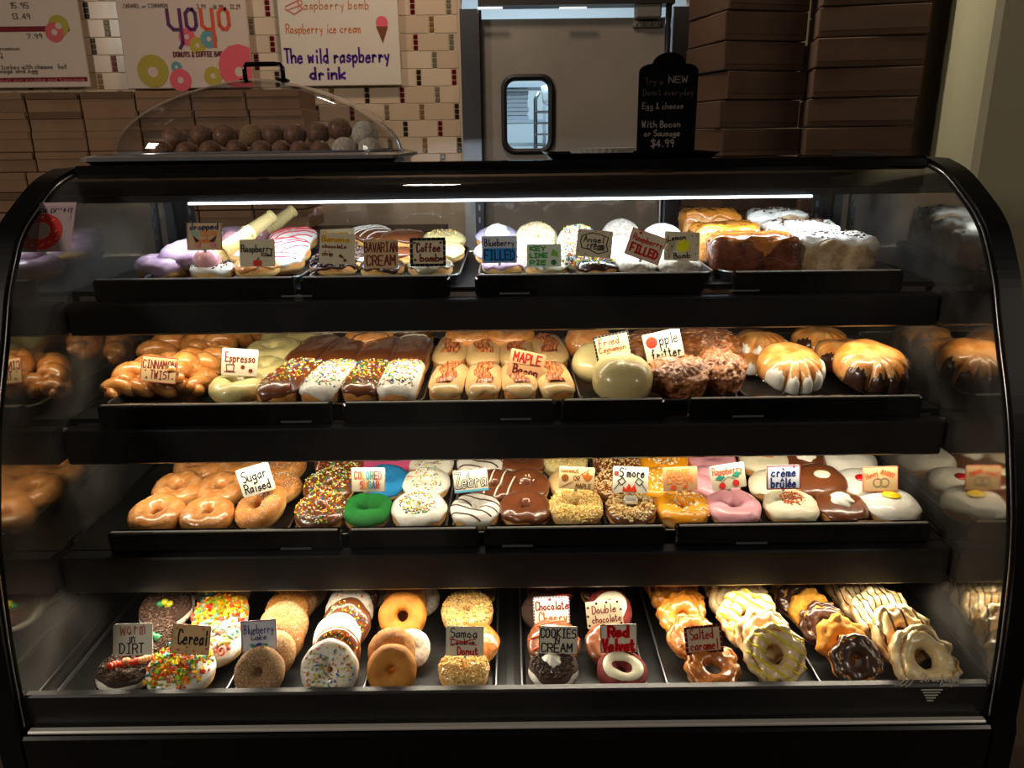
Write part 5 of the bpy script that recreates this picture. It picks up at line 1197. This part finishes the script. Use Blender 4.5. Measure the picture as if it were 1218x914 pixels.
# ------------------------------------------------------------------ hand-lettered cards
CARD = mat('card_cream', s(204, 192, 164), rough=.6)
CARDS = {'cream': CARD, 'tan': mat('card_tan', s(196, 164, 118), rough=.6), 'white': mat('card_white', s(216, 212, 194), rough=.6), 'kraft': mat('card_kraft', s(190, 142, 96), rough=.6), 'blue': mat('card_blue', s(196, 202, 214), rough=.6), 'green': mat('card_green', s(206, 222, 206), rough=.6)}
BR = (110, 34, 24); BK = (20, 18, 24); NV = (26, 38, 96); RDc = (190, 24, 30)
def card(label, cx, cy, wpx, hpx, rot, D, items, bg='cream', lean=14, pick=.004):
    p = ony(cx, cy, D); W = wpx/ppm(p); H = hpx/wpx
    rm = Matrix.Rotation(R(90-lean), 3, 'X') @ Matrix.Rotation(R(rot), 3, 'Z')
    root = thing('flavour_card', label, 'sign', p-rm @ Vector((0, H*W/2, 0)), rm, 'hand-lettered flavour cards')
    inner = bpy.data.objects.new('card_face', None)
    pl = rrect(-W/2, 0, W/2, H*W, .0025, 3); mb = MB(); mb.prism(pl, 'z', -.0012, 0); o = mb.build('card_panel', CARDS[bg], root)
    n0 = len(root.children)
    write_on(root, W, [('off', H/2)]+items, .0003)
    for ch in root.children:
        if ch.name.startswith(('lettering', 'drawing')):
            for v in ch.data.vertices: v.co.y += H*W/2
    mb = MB(); mb.box((0, .006-pick/2, -.0026), (.0045, pick+.012, .0022)); mb.box((0, .008, -.0024), (.012, .014, .002)); mb.build('pick', mat('clear_pick', s(200, 200, 196), rough=.3), root)
def T(txt, col, cx, cy, w_, h_, sw=.035, rot=0): return ('t', txt, col, cx, cy, w_, h_, sw, rot)
D1, D2, D3 = 1.335, 1.285, 1.222
card('card reading dropped ice cream cake with two upside-down cones', 243, 281, 42, 33, 0, 1.35, [T('dropped', NV, 0, .27, .8, .17, .04), T('ICE', (120, 190, 200), -.27, .07, .26, .13, .03), T('CREAM', (230, 140, 60), .12, .07, .42, .13, .03), T('cake', (236, 120, 50), .05, -.1, .42, .15, .04), ('p', [(-.33, .02), (-.24, -.2), (-.14, -.12)], (60, 30, 30)), ('p', [(.35, .02), (.14, -.14), (.26, -.2)], (60, 30, 30)), ('d', -.2, -.25, .08, (214, 130, 130)), ('d', .24, -.25, .08, (214, 130, 130)), ('b', 'line', (40, 60, 90), .018, .79)], 'tan')
card('card reading raspberry with a small red berry', 306, 301, 42, 32, 0, D1+.01, [T('Raspberry', BK, 0, .13, .88, .2, .035), T('filled', BK, .26, -.05, .3, .1, .028), ('p', [(-.12, -.37), (.12, -.37), (.12, -.22), (0, -.18), (-.12, -.22)], (214, 50, 20)), ('l', [(0, -.2), (.03, -.13)], (60, 110, 40), .03)])
card('second banana card mostly hidden behind the front one', 402, 289, 41, 33, 2, D1+.03, [T('Banana', (206, 150, 30), -.05, .28, .7, .13, .04)])
card('card reading banana chocolate chip in yellow and red-brown', 401, 296, 42, 36, -3, D1, [T('Banana', (226, 180, 30), -.05, .27, .76, .15, .06), T('Banana', (120, 50, 20), -.05, .27, .76, .15, .012), T('chocolate', BR, -.08, .07, .68, .11, .028), T('chip', BR, -.27, -.14, .3, .13, .028), ('d', .1, -.2, .045, BR), ('d', .23, -.32, .045, BR), ('d', .16, -.24, .03, BR)])
card('card reading bavarian cream in tall brown letters', 453, 302, 41, 34, 0, D1, [T('BAVARIAN', BR, 0, .19, .94, .27, .04), T('CREAM', BR, 0, -.19, .84, .28, .045)], 'tan')
card('card reading coffee bomb with a striped border', 509, 300, 42, 33, 0, D1, [T('Coffee', BR, .02, .13, .66, .24, .05), T('bomb', BR, .05, -.16, .54, .2, .05), ('d', .37, -.2, .055, (60, 60, 50)), ('d', -.36, -.22, .04, BR), ('d', .36, .26, .035, BR), ('d', -.38, .26, .035, BR), ('b', 'tick', BK, .05, .79)])
card('card reading blueberry filled in blue block letters', 594, 297, 42, 32, 0, D1+.01, [T('Blueberry', (30, 34, 60), 0, .2, .84, .2, .03), ('r', -.45, -.34, .45, .04, (40, 130, 200)), T('FILLED', (16, 40, 90), 0, -.15, .84, .26, .05)], 'blue')
card('card reading key lime pie in green with lime drawings', 647, 304, 41, 27, 0, D1, [T('KEY', (70, 160, 70), -.18, .2, .44, .12, .05), T('LIME', (70, 160, 70), -.16, 0, .5, .12, .05), T('PIE', (70, 160, 70), -.18, -.2, .44, .12, .05), ('p', [(.2, .0), (.25, .18), (.38, .1), (.4, -.04)], (120, 190, 50)), ('d', .28, -.2, .08, (40, 120, 50))], 'green')
card('card reading angel cream in black cloud outline, tilted slightly', 707, 290, 42, 32, -6, D1+.01, [T('Angel', BK, -.02, .12, .56, .17, .03), T('cream', BK, .04, -.1, .5, .14, .03), ('l', [(-.36, .2), (-.1, .3), (.15, .27), (.38, .2), (.34, 0), (.4, -.18), (.12, -.28), (-.12, -.18), (-.34, -.14), (-.4, .04), (-.36, .2)], BK, .025)]+[('l', [(x, y), (x+.02, y+.04)], (130, 100, 70), .02) for x, y in ((-.44, .3), (0, .34), (.42, .3), (-.44, -.25), (-.25, -.32), (.42, -.33), (.2, .34))])
card('card reading raspberry filled in red, tilted steeply', 768, 293, 43, 33, -20, D1, [T('Raspberry', RDc, .02, .16, .84, .17, .035), T('FILLED', RDc, .0, -.14, .76, .22, .07), ('b', 'line', RDc, .02, .77), ('d', -.25, .3, .04, RDc)])
card('card reading lemon bomb with a yellow lemon scribble', 811, 293, 42, 34, -3, D1+.01, [('p', [(-.16, -.08), (-.1, .12), (.08, .2), (.22, .1), (.2, -.1), (0, -.18)], (226, 220, 30)), T('Lemon', BK, -.15, .24, .5, .14, .03, 8), T('Bomb', BK, .02, -.26, .46, .15, .03, 6)]+[('d', x, y, .018, (60, 60, 60)) for x, y in ((-.42, .1), (-.4, -.12), (-.36, -.3), (.4, .3), (.42, .05), (.4, -.2), (.28, .3), (-.28, -.02))])
card('card reading cinnamon twist in brown capitals with red edge', 189, 440, 43, 31, -6, 1.305, [T('CINNAMON', BR, 0, .14, .9, .22, .035), T('TWIST', BR, .06, -.14, .56, .22, .035), ('b', 'line', (170, 50, 36), .018, .72), ('d', -.32, -.24, .03, BR), ('d', -.36, -.04, .02, BR), ('d', .4, -.22, .025, BR)], 'tan', 20)
card('card reading espresso with a coffee cup and beans', 285, 431, 43, 32, -4, D2+.02, [T('Espresso', BR, .02, .13, .82, .26, .04), ('l', [(-.36, -.08), (-.34, -.26), (-.16, -.26), (-.14, -.08), (-.36, -.08)], BR, .025), ('l', [(-.4, -.28), (-.1, -.28)], BR, .02), ('l', [(-.28, .02), (-.26, -.05)], BR, .02), ('d', .1, -.13, .055, BR), ('d', .32, -.22, .055, BR)], 'cream', 18)
card('card reading maple bacon in red on kraft card, tilted', 626, 434, 42, 32, -13, 1.302, [T('MAPLE', (150, 20, 20), 0, .17, .78, .26, .055), T('Bacon', (90, 20, 20), .02, -.17, .7, .24, .055), ('l', [(-.4, -.04), (.4, .03)], (60, 30, 20), .012)], 'kraft', 20)
card('card reading fried cinnamon roll with a scalloped border', 729, 413, 43, 32, 11, D2+.03, [T('Fried', BR, -.08, .18, .56, .2, .035), T('Cinnamon', BR, -.02, -.03, .74, .15, .03), T('Roll', BR, .0, -.21, .36, .14, .03), ('b', 'tick', BK, .035, .74)], 'tan', 14)
card('card reading apple fritter with a red apple for the letter a', 789, 411, 45, 34, 12, D2+.02, [('d', -.29, .14, .155, (226, 40, 20)), ('p', [(-.28, .28), (-.38, .34), (-.34, .26)], (60, 90, 60)), T('pple', BK, .17, .17, .5, .32, .04), T('fritter', BK, .04, -.2, .78, .27, .04)], 'cream', 14)
card('card reading sugar raised in curly black letters, tilted', 304, 571, 40, 34, 16, D3+.01, [T('Sugar', BK, 0, .17, .74, .33, .045), T('Raised', BK, 0, -.2, .78, .28, .045)], 'white', 14)
card('card reading colored sugar in rainbow capitals', 438, 571, 40, 29, -1, D3, [T(c, col, -.36+.118*i, .14, .08, .22, .045) for i, (c, col) in enumerate(zip('COLORED', ((200, 60, 50), (210, 80, 50), (230, 150, 60), (70, 140, 160), (60, 120, 110), (150, 60, 70), (200, 110, 130))))]+[T(c, col, -.2+.12*i, -.15, .08, .22, .045) for i, (c, col) in enumerate(zip('SUGAR', ((190, 50, 50), (220, 130, 50), (60, 140, 130), (60, 100, 140), (180, 60, 60))))]+[('b', 'dots', (120, 120, 110), .02, .72)], 'cream')
card('card reading zebra in hollow striped letters', 560, 572, 42, 28, 5, D3+.01, [T('Zebra', BK, 0, .03, .86, .42, .085), T('Zebra', (214, 210, 196), 0, .03, .86, .42, .03), ('r', -.48, -.31, .48, -.25, (90, 170, 200)), ('b', 'line', (80, 80, 80), .018, .67)], 'cream')
card('card reading coconut or maple with a leaf and a coconut', 686, 569, 42, 27, -4, D3, [T('coconut', (110, 66, 20), -.2, .22, .5, .14, .028), T('OR', (110, 66, 20), .0, .0, .16, .14, .025), T('MAPLE', (110, 66, 20), .2, -.22, .42, .13, .025), ('d', -.33, .0, .1, (120, 70, 24)), ('p', [(.2, .02), (.13, .12), (.24, .1), (.3, .22), (.35, .1), (.46, .1), (.4, 0), (.3, -.08)], (170, 90, 30)), ('l', [(-.4, -.26), (-.1, -.1)], (90, 50, 20), .02), ('l', [(.1, .1), (.36, .28)], (90, 50, 20), .016)], 'tan')
card('card reading smore with marshmallows over a fire drawing', 750, 571, 42, 31, -3, D3, [T("S'more", BK, .04, .21, .7, .26, .045), ('p', [(-.22, -.34), (-.2, -.18), (-.12, -.26), (-.04, -.1), (.04, -.24), (.12, -.12), (.2, -.34)], (220, 60, 30)), ('l', [(-.46, -.3), (-.3, -.08)], BK, .02), ('l', [(-.36, -.04), (-.22, .06), (-.14, -.06), (-.26, -.16), (-.36, -.04)], BK, .025), ('l', [(.46, -.3), (.3, -.08)], BK, .02), ('l', [(.36, -.04), (.22, .06), (.14, -.06), (.26, -.16), (.36, -.04)], BK, .025), ('r', -.47, .12, -.34, .24, (140, 60, 60))], 'white')
card('card reading orange cream in orange on tan card', 809, 570, 41, 29, 2, D3, [T('ORANGE', (216, 120, 50), -.05, .2, .66, .17, .035), T('CREAM', (216, 120, 50), -.02, -.02, .72, .2, .035), ('d', -.2, -.24, .08, (206, 80, 30)), ('p', [(.06, -.28), (.14, -.18), (.22, -.16), (.16, -.28)], (206, 80, 30))], 'kraft')
card('card reading raspberry with two berries and green leaves', 866, 567, 41, 30, 8, D3, [T('Raspberry', (210, 70, 50), 0, .2, .86, .22, .035), ('d', -.2, -.25, .1, (206, 50, 40)), ('d', .2, -.22, .1, (206, 50, 40)), ('p', [(-.38, -.02), (-.26, .08), (-.08, 0), (-.22, -.1)], (50, 130, 110)), ('p', [(.1, .0), (.22, .12), (.4, .08), (.28, -.06)], (50, 130, 110)), ('l', [(-.2, -.15), (0, .0), (.2, -.1)], (50, 110, 80), .02)], 'cream')
card('card reading creme brulee in blue inside a red line border', 932, 568, 41, 29, 1, D3, [T('crème', NV, .0, .16, .7, .26, .055), T('brûlée', NV, .0, -.16, .72, .27, .055), ('b', 'line', (120, 50, 40), .035, .71), ('d', .3, .3, .035, (200, 40, 60))], 'blue')
card('card reading honey mooner above two linked rings', 1047, 570, 42, 30, 1, D3+.01, [T('Honey', (216, 90, 50), -.25, .14, .34, .17, .03, 22), T('mooner', (216, 90, 50), .22, .14, .4, .13, .03, -22)]+[('l', [(cx+.12*math.cos(a*PI/6), -.1+.12*math.sin(a*PI/6)) for a in range(13)], (130, 120, 96), .035) for cx in (-.08, .12)]+[('b', 'line', (210, 90, 70), .018, .71), ('d', -.08, .0, .02, (206, 70, 60))], 'tan')
D4 = 1.055
card('card reading worm in dirt, wide cream card at the left', 158, 761, 47, 37, 1, 1.075, [T('worm', (190, 90, 80), 0, .22, .64, .2, .03), T('in', BK, -.02, .0, .16, .14, .03), T('DIRT', BK, -.02, -.22, .6, .24, .035)], 'white', 22)
card('card reading cereal dotted with little coloured rings', 227, 761, 46, 34, -5, 1.075, [T('Cereal', BK, .05, .06, .74, .36, .05)]+[('d', x, y, .028, c) for x, y, c in ((-.38, .26, (200, 80, 60)), (-.2, .3, (200, 150, 60)), (.3, .28, (190, 60, 70)), (.42, .1, (120, 160, 80)), (-.42, .0, (220, 130, 60)), (-.3, -.28, (190, 60, 60)), (-.1, -.3, (120, 170, 160)), (.1, -.28, (206, 80, 40)), (.3, -.3, (220, 160, 60)), (.43, -.2, (190, 50, 60)), (-.08, -.2, (210, 90, 40)))]+[('b', 'line', (90, 60, 40), .012, .74)], 'tan', 22)
card('card reading blueberry cake with blue berries and green leaves', 308, 757, 42, 37, 3, 1.085, [T('Blueberry', (70, 70, 130), .0, .2, .84, .24, .03), T('Cake', (70, 60, 110), .0, -.02, .44, .17, .03), ('d', 0, -.28, .1, (60, 66, 150)), ('d', -.1, -.33, .07, (50, 54, 130)), ('p', [(-.28, -.2), (-.1, -.22), (-.18, -.36)], (50, 150, 120)), ('p', [(.1, -.2), (.26, -.22), (.18, -.36)], (50, 150, 120)), ('b', 'tick', (130, 70, 90), .02, .88)], 'blue', 22)
card('card reading samoa cookie donut with the middle word crossed out in red', 553, 763, 45, 35, -1, D4+.02, [T('Samoa', (40, 44, 56), -.03, .22, .7, .25, .035), T('Cookie', (70, 40, 60), -.05, -.02, .62, .16, .03), ('l', [(-.4, .06), (.3, -.1)], RDc, .03), ('l', [(-.38, -.1), (.28, .06)], RDc, .03), T('Donut', RDc, .08, -.25, .54, .2, .045)], 'white', 20)
card('card reading chocolate cherry in maroon and orange with a dotted frame', 656, 727, 43, 34, 2, 1.16, [T('Chocolate', (110, 20, 30), .02, .15, .9, .24, .045), T('Cherry', (216, 80, 40), .04, -.17, .78, .3, .04), ('b', 'dots', (90, 40, 90), .03, .8), ('d', -.04, .32, .04, RDc)], 'white', 16)
card('card reading cookies n cream in black capitals', 664, 762, 46, 33, -2, D4+.03, [T('COOKIES', BK, 0, .18, .9, .23, .04), T('N', BK, -.02, .0, .1, .12, .035), T('CREAM', BK, -.03, -.19, .8, .22, .04), ('b', 'line', (70, 60, 50), .014, .72)], 'white', 18)
card('card reading double chocolate with dark dots round the edge', 719, 731, 43, 32, 5, 1.14, [T('Double', BR, .0, .15, .66, .22, .035), T('chocolate', BR, .05, -.12, .8, .2, .035)]+[('d', x, y, .035, (40, 30, 26)) for x, y in ((-.44, .22), (-.2, .32), (.08, .33), (.38, .32), (.46, .1), (-.46, -.02), (-.44, -.28), (-.1, -.34), (.2, -.34), (.44, -.28))], 'cream', 16)
card('card reading red velvet in bold red letters', 736, 760, 44, 34, 0, D4+.03, [T('Red', (206, 16, 20), 0, .19, .56, .28, .11), T('Red', (90, 0, 8), 0, .19, .56, .28, .02), T('Velvet', (206, 16, 20), 0, -.18, .86, .32, .11), T('Velvet', (90, 0, 8), 0, -.18, .86, .32, .02), ('b', 'dots', BK, .025, .77)], 'white', 18)
card('card reading salted caramel in a dark red checked border', 837, 761, 44, 33, 5, 1.08, [T('Salted', (170, 24, 20), -.04, .16, .62, .28, .04), T('caramel', (170, 24, 20), .0, -.15, .74, .26, .04), ('b', 'tick', (90, 14, 16), .045, .75), ('b', 'line', (120, 20, 20), .012, .66)], 'cream', 18)

# ------------------------------------------------------------------ glass decals
def decal(label, name, cat, cx, cy, wpx, y, items, tilt=0):
    p = ony(cx, cy, y); W = wpx/ppm(p); r = thing(name, label, cat, p, Matrix.Rotation(R(90-tilt), 3, 'X')); write_on(r, W, items, .0002); return r
wh = (214, 210, 196)
decal('white maker decal with three swooshes at the lower right of the glass', 'glass_decal', 'decal', 1103, 808, 76, .9835,
      [T('Structural', wh, .19, .03, .60, .15, .022), T('Concepts', wh, .36, -.10, .28, .075, .014)]+[('l', [(-.5+.09*i, -.11-.01*i), (-.42+.08*i, -.09), (-.34+.07*i, .03), (-.26+.05*i, .09-.04*i)], wh, .018) for i in range(3)]+[('l', [(-.06+.03*i, -.20-.05*i), (.26-.03*i, -.20-.05*i)], wh, .025) for i in range(5)])
q = decal('paper poster with a bitten red donut seen through the glass at the upper left end', 'donut_poster', 'poster', 55, 270, 64, 1.262,
      [T('NEW DONUT', (60, 44, 56), .1, .32, .72, .08, .02), ('d', -.05, -.1, .36, (206, 36, 36)), ('d', .34, .2, .1, (176, 150, 150)), ('d', .22, .26, .08, (176, 150, 150)), ('d', -.08, -.08, .17, (196, 160, 110)), ('d', -.08, -.08, .14, (176, 150, 150))]
      +[('l', [(x, y), (x+.04, y+.03)], (236, 190, 60), .016) for x, y in ((-.3, -.1), (-.28, .08), (-.1, .18), (.1, .12), (.18, -.1), (.08, -.32), (-.2, -.34), (-.34, -.24), (.2, -.25), (-.05, -.38))], 30)
W = 64/ppm(ony(55, 270, 1.262)); MB().box((0, -.0, -.0008), (W, W*.98, .0012)).build('paper', mat('poster_paper', s(170, 146, 150), rough=.7), q)

# ------------------------------------------------------------------ on top of the case
# clear dome with donut holes
TZ = TOPZ
pL = ony(118, 197, 1.50); pR = ony(484, 190, 1.50)
cxd = (ony(128, 190, 1.52).x+ony(470, 187, 1.52).x)/2; Wd = ony(470, 187, 1.52).x-ony(128, 190, 1.52).x
tr = thing('dome_tray', 'black serving tray with clear rim under the plastic dome on top of the case', 'tray', (cxd, 1.605, TZ))
lp = lambda ins, z: [(x, y, z) for x, y in rrect(-Wd/2-.012+ins, -.17+ins, Wd/2+.012-ins, .17-ins, .03, 6)]
mb = MB(); mb.loops([lp(.02, 0), lp(.0, .016), lp(.003, .016), lp(.022, .004)], cap0=True, cap1=True); mb.build('tray_body', BLACKGLOSS, tr)
CLR = glass('dome_plastic', (.93, .93, .95, 1), ior=1.5, boost=1.4, dirt=.03, dscale=9)
mb = MB(); mb.loops([lp(-.004, .016), lp(-.004, .022), lp(.01, .026)]); mb.build('clear_rim', mat('clear_rim', s(150, 150, 158), rough=.12, metal=.6), tr)
dm = thing('clear_dome', 'clear arched plastic dome with black handle standing on the display case', 'dome cover', (cxd, 1.605, TZ+.024))
HD = ony(308, 92, 1.58).z-TZ-.024
mb = MB(); nu, nv = 64, 16; Ls = []
for j in range(nv):
    t = j/(nv-1)*PI/2; e = math.cos(t)**1.35; z = HD*math.sin(t)**1.0
    Ls.append([(Wd/2*e*sp_(math.cos(2*PI*i/nu), .62 if 1 else 1), .145*e*sp_(math.sin(2*PI*i/nu), .62), z) for i in range(nu)])
mb.loops(Ls[:-1]); mb.build('dome_shell', CLR, dm, smooth=True)
mb = MB(); mb.tube([p_ for p_ in [(a[0]*1.004, a[1]*1.004, .003) for a in Ls[0]]], .0035, 6, closed=True); mb.build('dome_rim', mat('clear_rim', s(150, 150, 158)), dm, smooth=True)
hx = ony(308, 75, 1.58).x-cxd; hw = .036
mb = MB(); mb.tube([(hx-hw, 0, HD-.008), (hx-hw, 0, HD+.018), (hx-hw+.004, 0, HD+.025), (hx+hw-.004, 0, HD+.025), (hx+hw, 0, HD+.018), (hx+hw, 0, HD-.008)], .0045, 8); mb.build('handle', BLACKGLOSS, dm, smooth=True)
for sg in (-1, 1): MB().box((hx+sg*hw, 0, HD-.004), (.02, .02, .006), bev=.002).build('handle_foot', BLACKGLOSS, dm)
holes = [(208, 163, 29, 0), (240, 160, 28, 0), (268, 160, 30, 0), (299, 160, 28, 1), (325, 159, 27, 0), (351, 159, 27, 0), (378, 157, 28, 0), (404, 153, 29, 0), (434, 158, 32, 2),
         (192, 178, 27, 0), (222, 179, 24, 0), (250, 178, 25, 0), (281, 177, 25, 0), (311, 178, 26, 0), (334, 176, 22, 0), (356, 178, 24, 0), (381, 177, 23, 0), (410, 176, 30, 2), (440, 176, 28, 2)]
hn = ['upper row', 'lower row']
for i, (x, y, w_, k_) in enumerate(holes):
    back = i < 9; Y = 1.62 if back else 1.545; r0 = w_/2/ppm(ony(x, y, Y)); p = ony(x, y, Y)
    z0 = TZ+.0055+(0 if not back else r0*.9); z0 = max(TZ+.0055, p.z-r0)
    col = 'dusty white powdered' if k_ == 2 else ('pale sugared' if k_ == 1 else 'dark glazed')
    n = i+1 if back else i-8
    t = thing('donut_hole', '%s donut hole under the dome, %s from the left in the %s' % (col, ['first', 'second', 'third', 'fourth', 'fifth', 'sixth', 'seventh', 'eighth', 'ninth', 'tenth'][n-1], hn[0 if back else 1]), 'donut hole', (p.x, Y, z0), group='donut holes under the dome')
    mb = MB(); mb.sphere((0, 0, r0*.92), r0, 18, 12, (1, 1, .92)); o = mb.build('dough_ball', M['hole_dark'] if k_ == 0 else (M['sugared_dark'] if k_ == 1 else M['powder']), t, smooth=True)
    for v in o.data.vertices: c0 = Vector((0, 0, r0*.92)); dd = v.co-c0; v.co = c0+dd*(1+.09*noise.noise(dd*60+Vector((i, 0, 0))))
# black tray with a paper plate
a = ony(648, 183, 1.5); b = ony(852, 180, 1.5)
t = thing('serving_tray', 'low black plastic tray standing on the case below the chalkboard', 'tray', ((a.x+b.x)/2, 1.56, TZ))
lp = lambda ins, z: [(x, y, z) for x, y in rrect(-(b.x-a.x)/2+ins, -.11+ins, (b.x-a.x)/2-ins, .11-ins, .02, 5)]
mb = MB(); mb.loops([lp(.022, 0), lp(0, .02), lp(.004, .02), lp(.024, .004)], cap0=True, cap1=True); mb.build('tray_body', BLACKGLOSS, t)
pp = ony(716, 179, 1.56)
t = thing('paper_plate', 'white fluted paper plate lying on the black tray', 'plate', (pp.x, 1.56, TZ+.0045))
mb = MB(); n = 64; C_ = lambda r_, z, f=0: [(r_*(1+f*math.cos(i*PI))*math.cos(2*PI*i/n), .8*r_*(1+f*math.cos(i*PI))*math.sin(2*PI*i/n), z) for i in range(n)]
mb.loops([C_(.045, 0), C_(.064, .021, .012), C_(.066, .0225, .012), C_(.063, .0225, .01), C_(.045, .0018)], cap0=True, cap1=True); mb.build('plate_body', mat('paper_white', s(205, 200, 192), rough=.7), t)
# chalkboard
a = ony(758, 176, 1.70); b = ony(826, 176, 1.70); zt_ = ony(794, 62, 1.70).z; Wc = b.x-a.x; Hc = zt_-TZ
t = thing('chalkboard', 'black chalkboard plaque with a scalloped top and faint chalk prices', 'sign', ((a.x+b.x)/2, 1.70, TZ), Matrix.Rotation(R(90), 3, 'X'))
pts = [(-.5, 0), (.5, 0), (.5, Hc/Wc-.30)]+[(.5-.22*(1-math.cos(q*PI/8)), Hc/Wc-.30+.12*math.sin(q*PI/8)) for q in range(1, 5)]+[(.27*math.cos(q*PI/10), Hc/Wc-.18+.18*math.sin(q*PI/10)) for q in range(1, 10)]+[(-.5+.22*(1-math.cos(q*PI/8)), Hc/Wc-.30+.12*math.sin(q*PI/8)) for q in range(4, 0, -1)]+[(-.5, Hc/Wc-.30)]
MB().prism([(x*Wc, y*Wc) for x, y in pts], 'z', -.012, 0).build('slate', mat('slate', s(9, 8, 9), rough=1, spec=.05), t)
MB().box((0, .03, -.03), (.03, .06, .035)).build('easel_foot', mat('slate', s(16, 15, 17)), t)
ck = (112, 104, 100); ck2 = (60, 54, 54)
write_on(t, Wc, [T('Try a', ck2, -.25, 1.30, .3, .1, .02), T('NEW', ck, .16, 1.32, .32, .1, .02), T('Donut everyday', ck2, .0, 1.12, .86, .1, .018), T('Egg & cheese', ck, -.08, .90, .7, .1, .018), T('With Bacon', (130, 120, 112), -.1, .60, .66, .1, .022), T('or Sausage', (130, 120, 112), -.08, .45, .62, .1, .022), T('$4.99', (136, 126, 118), -.06, .28, .4, .12, .024)], .0008)
bpy.context.view_layer.update()
